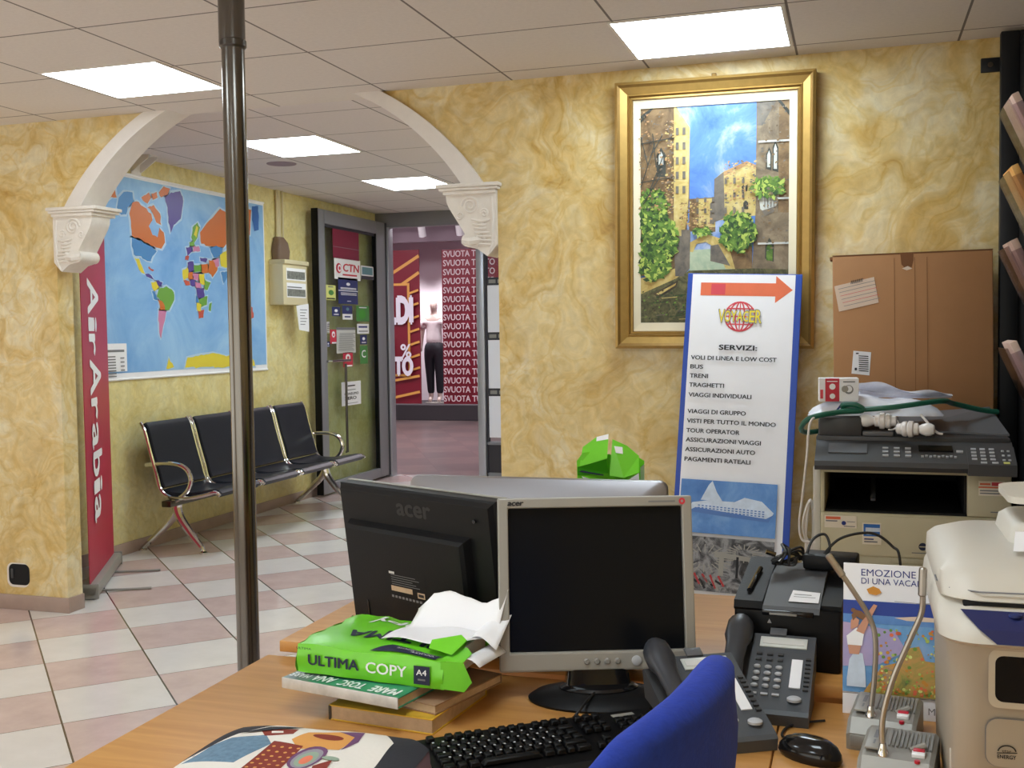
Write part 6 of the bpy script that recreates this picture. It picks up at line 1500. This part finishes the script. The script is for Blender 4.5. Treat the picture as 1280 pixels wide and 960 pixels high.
b = B(); b.bx(-.20, .20, -.176, -.14, .298, .312, 'cavity', .003); b.build('lid_recess', t)
b = B(); b.tube([(-.2285, -.08, .322), (-.2285, -.11, .322), (-.215, -.155, .322), (-.18, -.1775, .323), (.21, -.1765, .328)], .0012, 'ink_grey', 6); b.build('lid_seam', t)
b = B(); b.loft([ringz(.352, -.125, .19, -.02, .19, .03), ringz(.376, -.12, .186, -.01, .186, .03), ringz(.384, -.11, .176, .0, .178, .03)], 'printer_white'); b.build('feeder_hump', t, smooth=40)
b = B(); b.loft([[(x, y, .412 + (x + .13) * .05 + zz) for x, y in rrect(-.122, .0, .19, .17, .03)] for zz in (0, .010)], 'printer_white'); b.bx(.0, .18, .03, .14, .37, .425, 'alu_dark'); b.build('feeder_tray', t, smooth=30)
b = B(); b.poly(rrect(-.172, .180, .21, .256, .012), 'printer_edge'); b.poly(rrect(-.164, .188, .21, .248, .010), 'lcd_dark'); b.build('dark_window', t, loc=(0, -.2035, 0), smooth=0, recalc=False)
b = B(); b.poly(rrect(-.175, .100, .21, .165, .016), 'ink_grey'); b.poly(rrect(-.1735, .1005, .21, .1635, .015), 'printer_beige_shaded'); b.build('cassette_door', t, loc=(0, -.1965, 0), smooth=0, recalc=False)
q = B(); q.text('ENERGY', -.160, .112, .005, 'ink', w=.022, bold=.02)
pts = arc(-.149, .121, .011, 10, 170, 10, .009)
for a, c in zip(pts[:-1], pts[1:]): q.line(*a, *c, .0018, 'ink')
q.line(-.161, .120, -.137, .122, .0013, 'ink'); q.text('star', -.155, .1205, .0045, 'ink', w=.011); q.build('energy_mark', t, loc=(0, -.1975, 0), smooth=0, recalc=False)
b = B(); b.rect(-.145, .080, .2, .094, 'navy'); b.rect(-.175, .096, .2, .0975, 'ink_grey'); b.build('front_badge', t, loc=(0, -.1975, 0), smooth=0, recalc=False)
B().bx(-.2135, -.2105, -.15, -.143, .05, .10, 'printer_white', .001).build('side_latch', t)
q = B(); q.grid(lambda u, v: (.206 + .16 * u + .012 * v, 1.612 + .075 * v, ZD + .362 + .014 * v + .002 * u), 6, 4, 'paper')
o = q.build('printed_sheet', smooth=0, recalc=False, solid=.0006); tag(o, 'white printed sheet resting on top of the white printer', 'paper')

# blue office chair
cx, cy = -.145, .905
t = thing('office_chair', 'blue fabric office chair with only its backrest top showing at the bottom edge', 'chair', (-.378, .925, .012), R(-10))
def bk(i, j, n, m):
    # backrest in local y (width) / z (height); convex towards +x
    a = 2 * PI * j / m
    return a
b = B(); rs = []
zs = [.62, .66, .74, .84, .94, 1.02, 1.06, 1.085, 1.095]
for z in zs:
    k = 1 - max(0, (z - 1.0) / .1) ** 2.4 * .55
    w_ = (.17 + .055 * math.sin((z - .62) / .48 * PI * .8)) * k
    if z > 1.09: w_ *= .72
    lean = .205 + .05 * (z - .62) / .47
    th = .028 * (1 if z < 1.06 else (.75 if z < 1.09 else .35))
    ring = []
    for j in range(24):
        a = 2 * PI * j / 24; c_, s_ = math.cos(a), math.sin(a)
        yy = w_ * (abs(c_) ** .7) * (1 if c_ > 0 else -1)
        xx = lean + th * (abs(s_) ** .8) * (1 if s_ > 0 else -1) - .05 * (yy / .22) ** 2
        ring.append((xx, yy, z))
    rs.append(ring)
b.loft(rs, 'blue_fabric'); b.build('backrest', t, smooth=70)
b = B(); b.loft([[(x, y, z) for x, y in rrect(-.235 + i, -.23 + i, .215 - i, .23 - i, .09)] for z, i in ((.42, .03), (.435, 0), (.475, 0), (.49, .02), (.495, .06))], 'blue_fabric'); b.build('seat', t, smooth=50)
B().tube(smoothpath([(.0, 0, .41), (.18, 0, .41), (.25, 0, .46), (.25, 0, .60), (.225, 0, .70)], 5), .018, 'black_plastic', 8).build('back_arm', t)
B().lathe([(.03, .12), (.03, .30), (.022, .30), (.022, .42)], 'black_plastic', seg=18).build('column', t)
for k in range(5):
    a = 2 * PI * k / 5 + .3; c_, s_ = math.cos(a), math.sin(a)
    lg = B().tube([(.02 * c_, .02 * s_, .13), (.16 * c_, .16 * s_, .105), (.29 * c_, .29 * s_, .075)], .02, 'black_plastic', 8, rad=[.026, .02, .014]).build('leg', t)
    B().lathe([(.012, -.022), (.028, -.018), (.028, .018), (.012, .022)], 'rubber', (.29 * c_, .29 * s_, .028), 14, 'y').build('caster', lg)
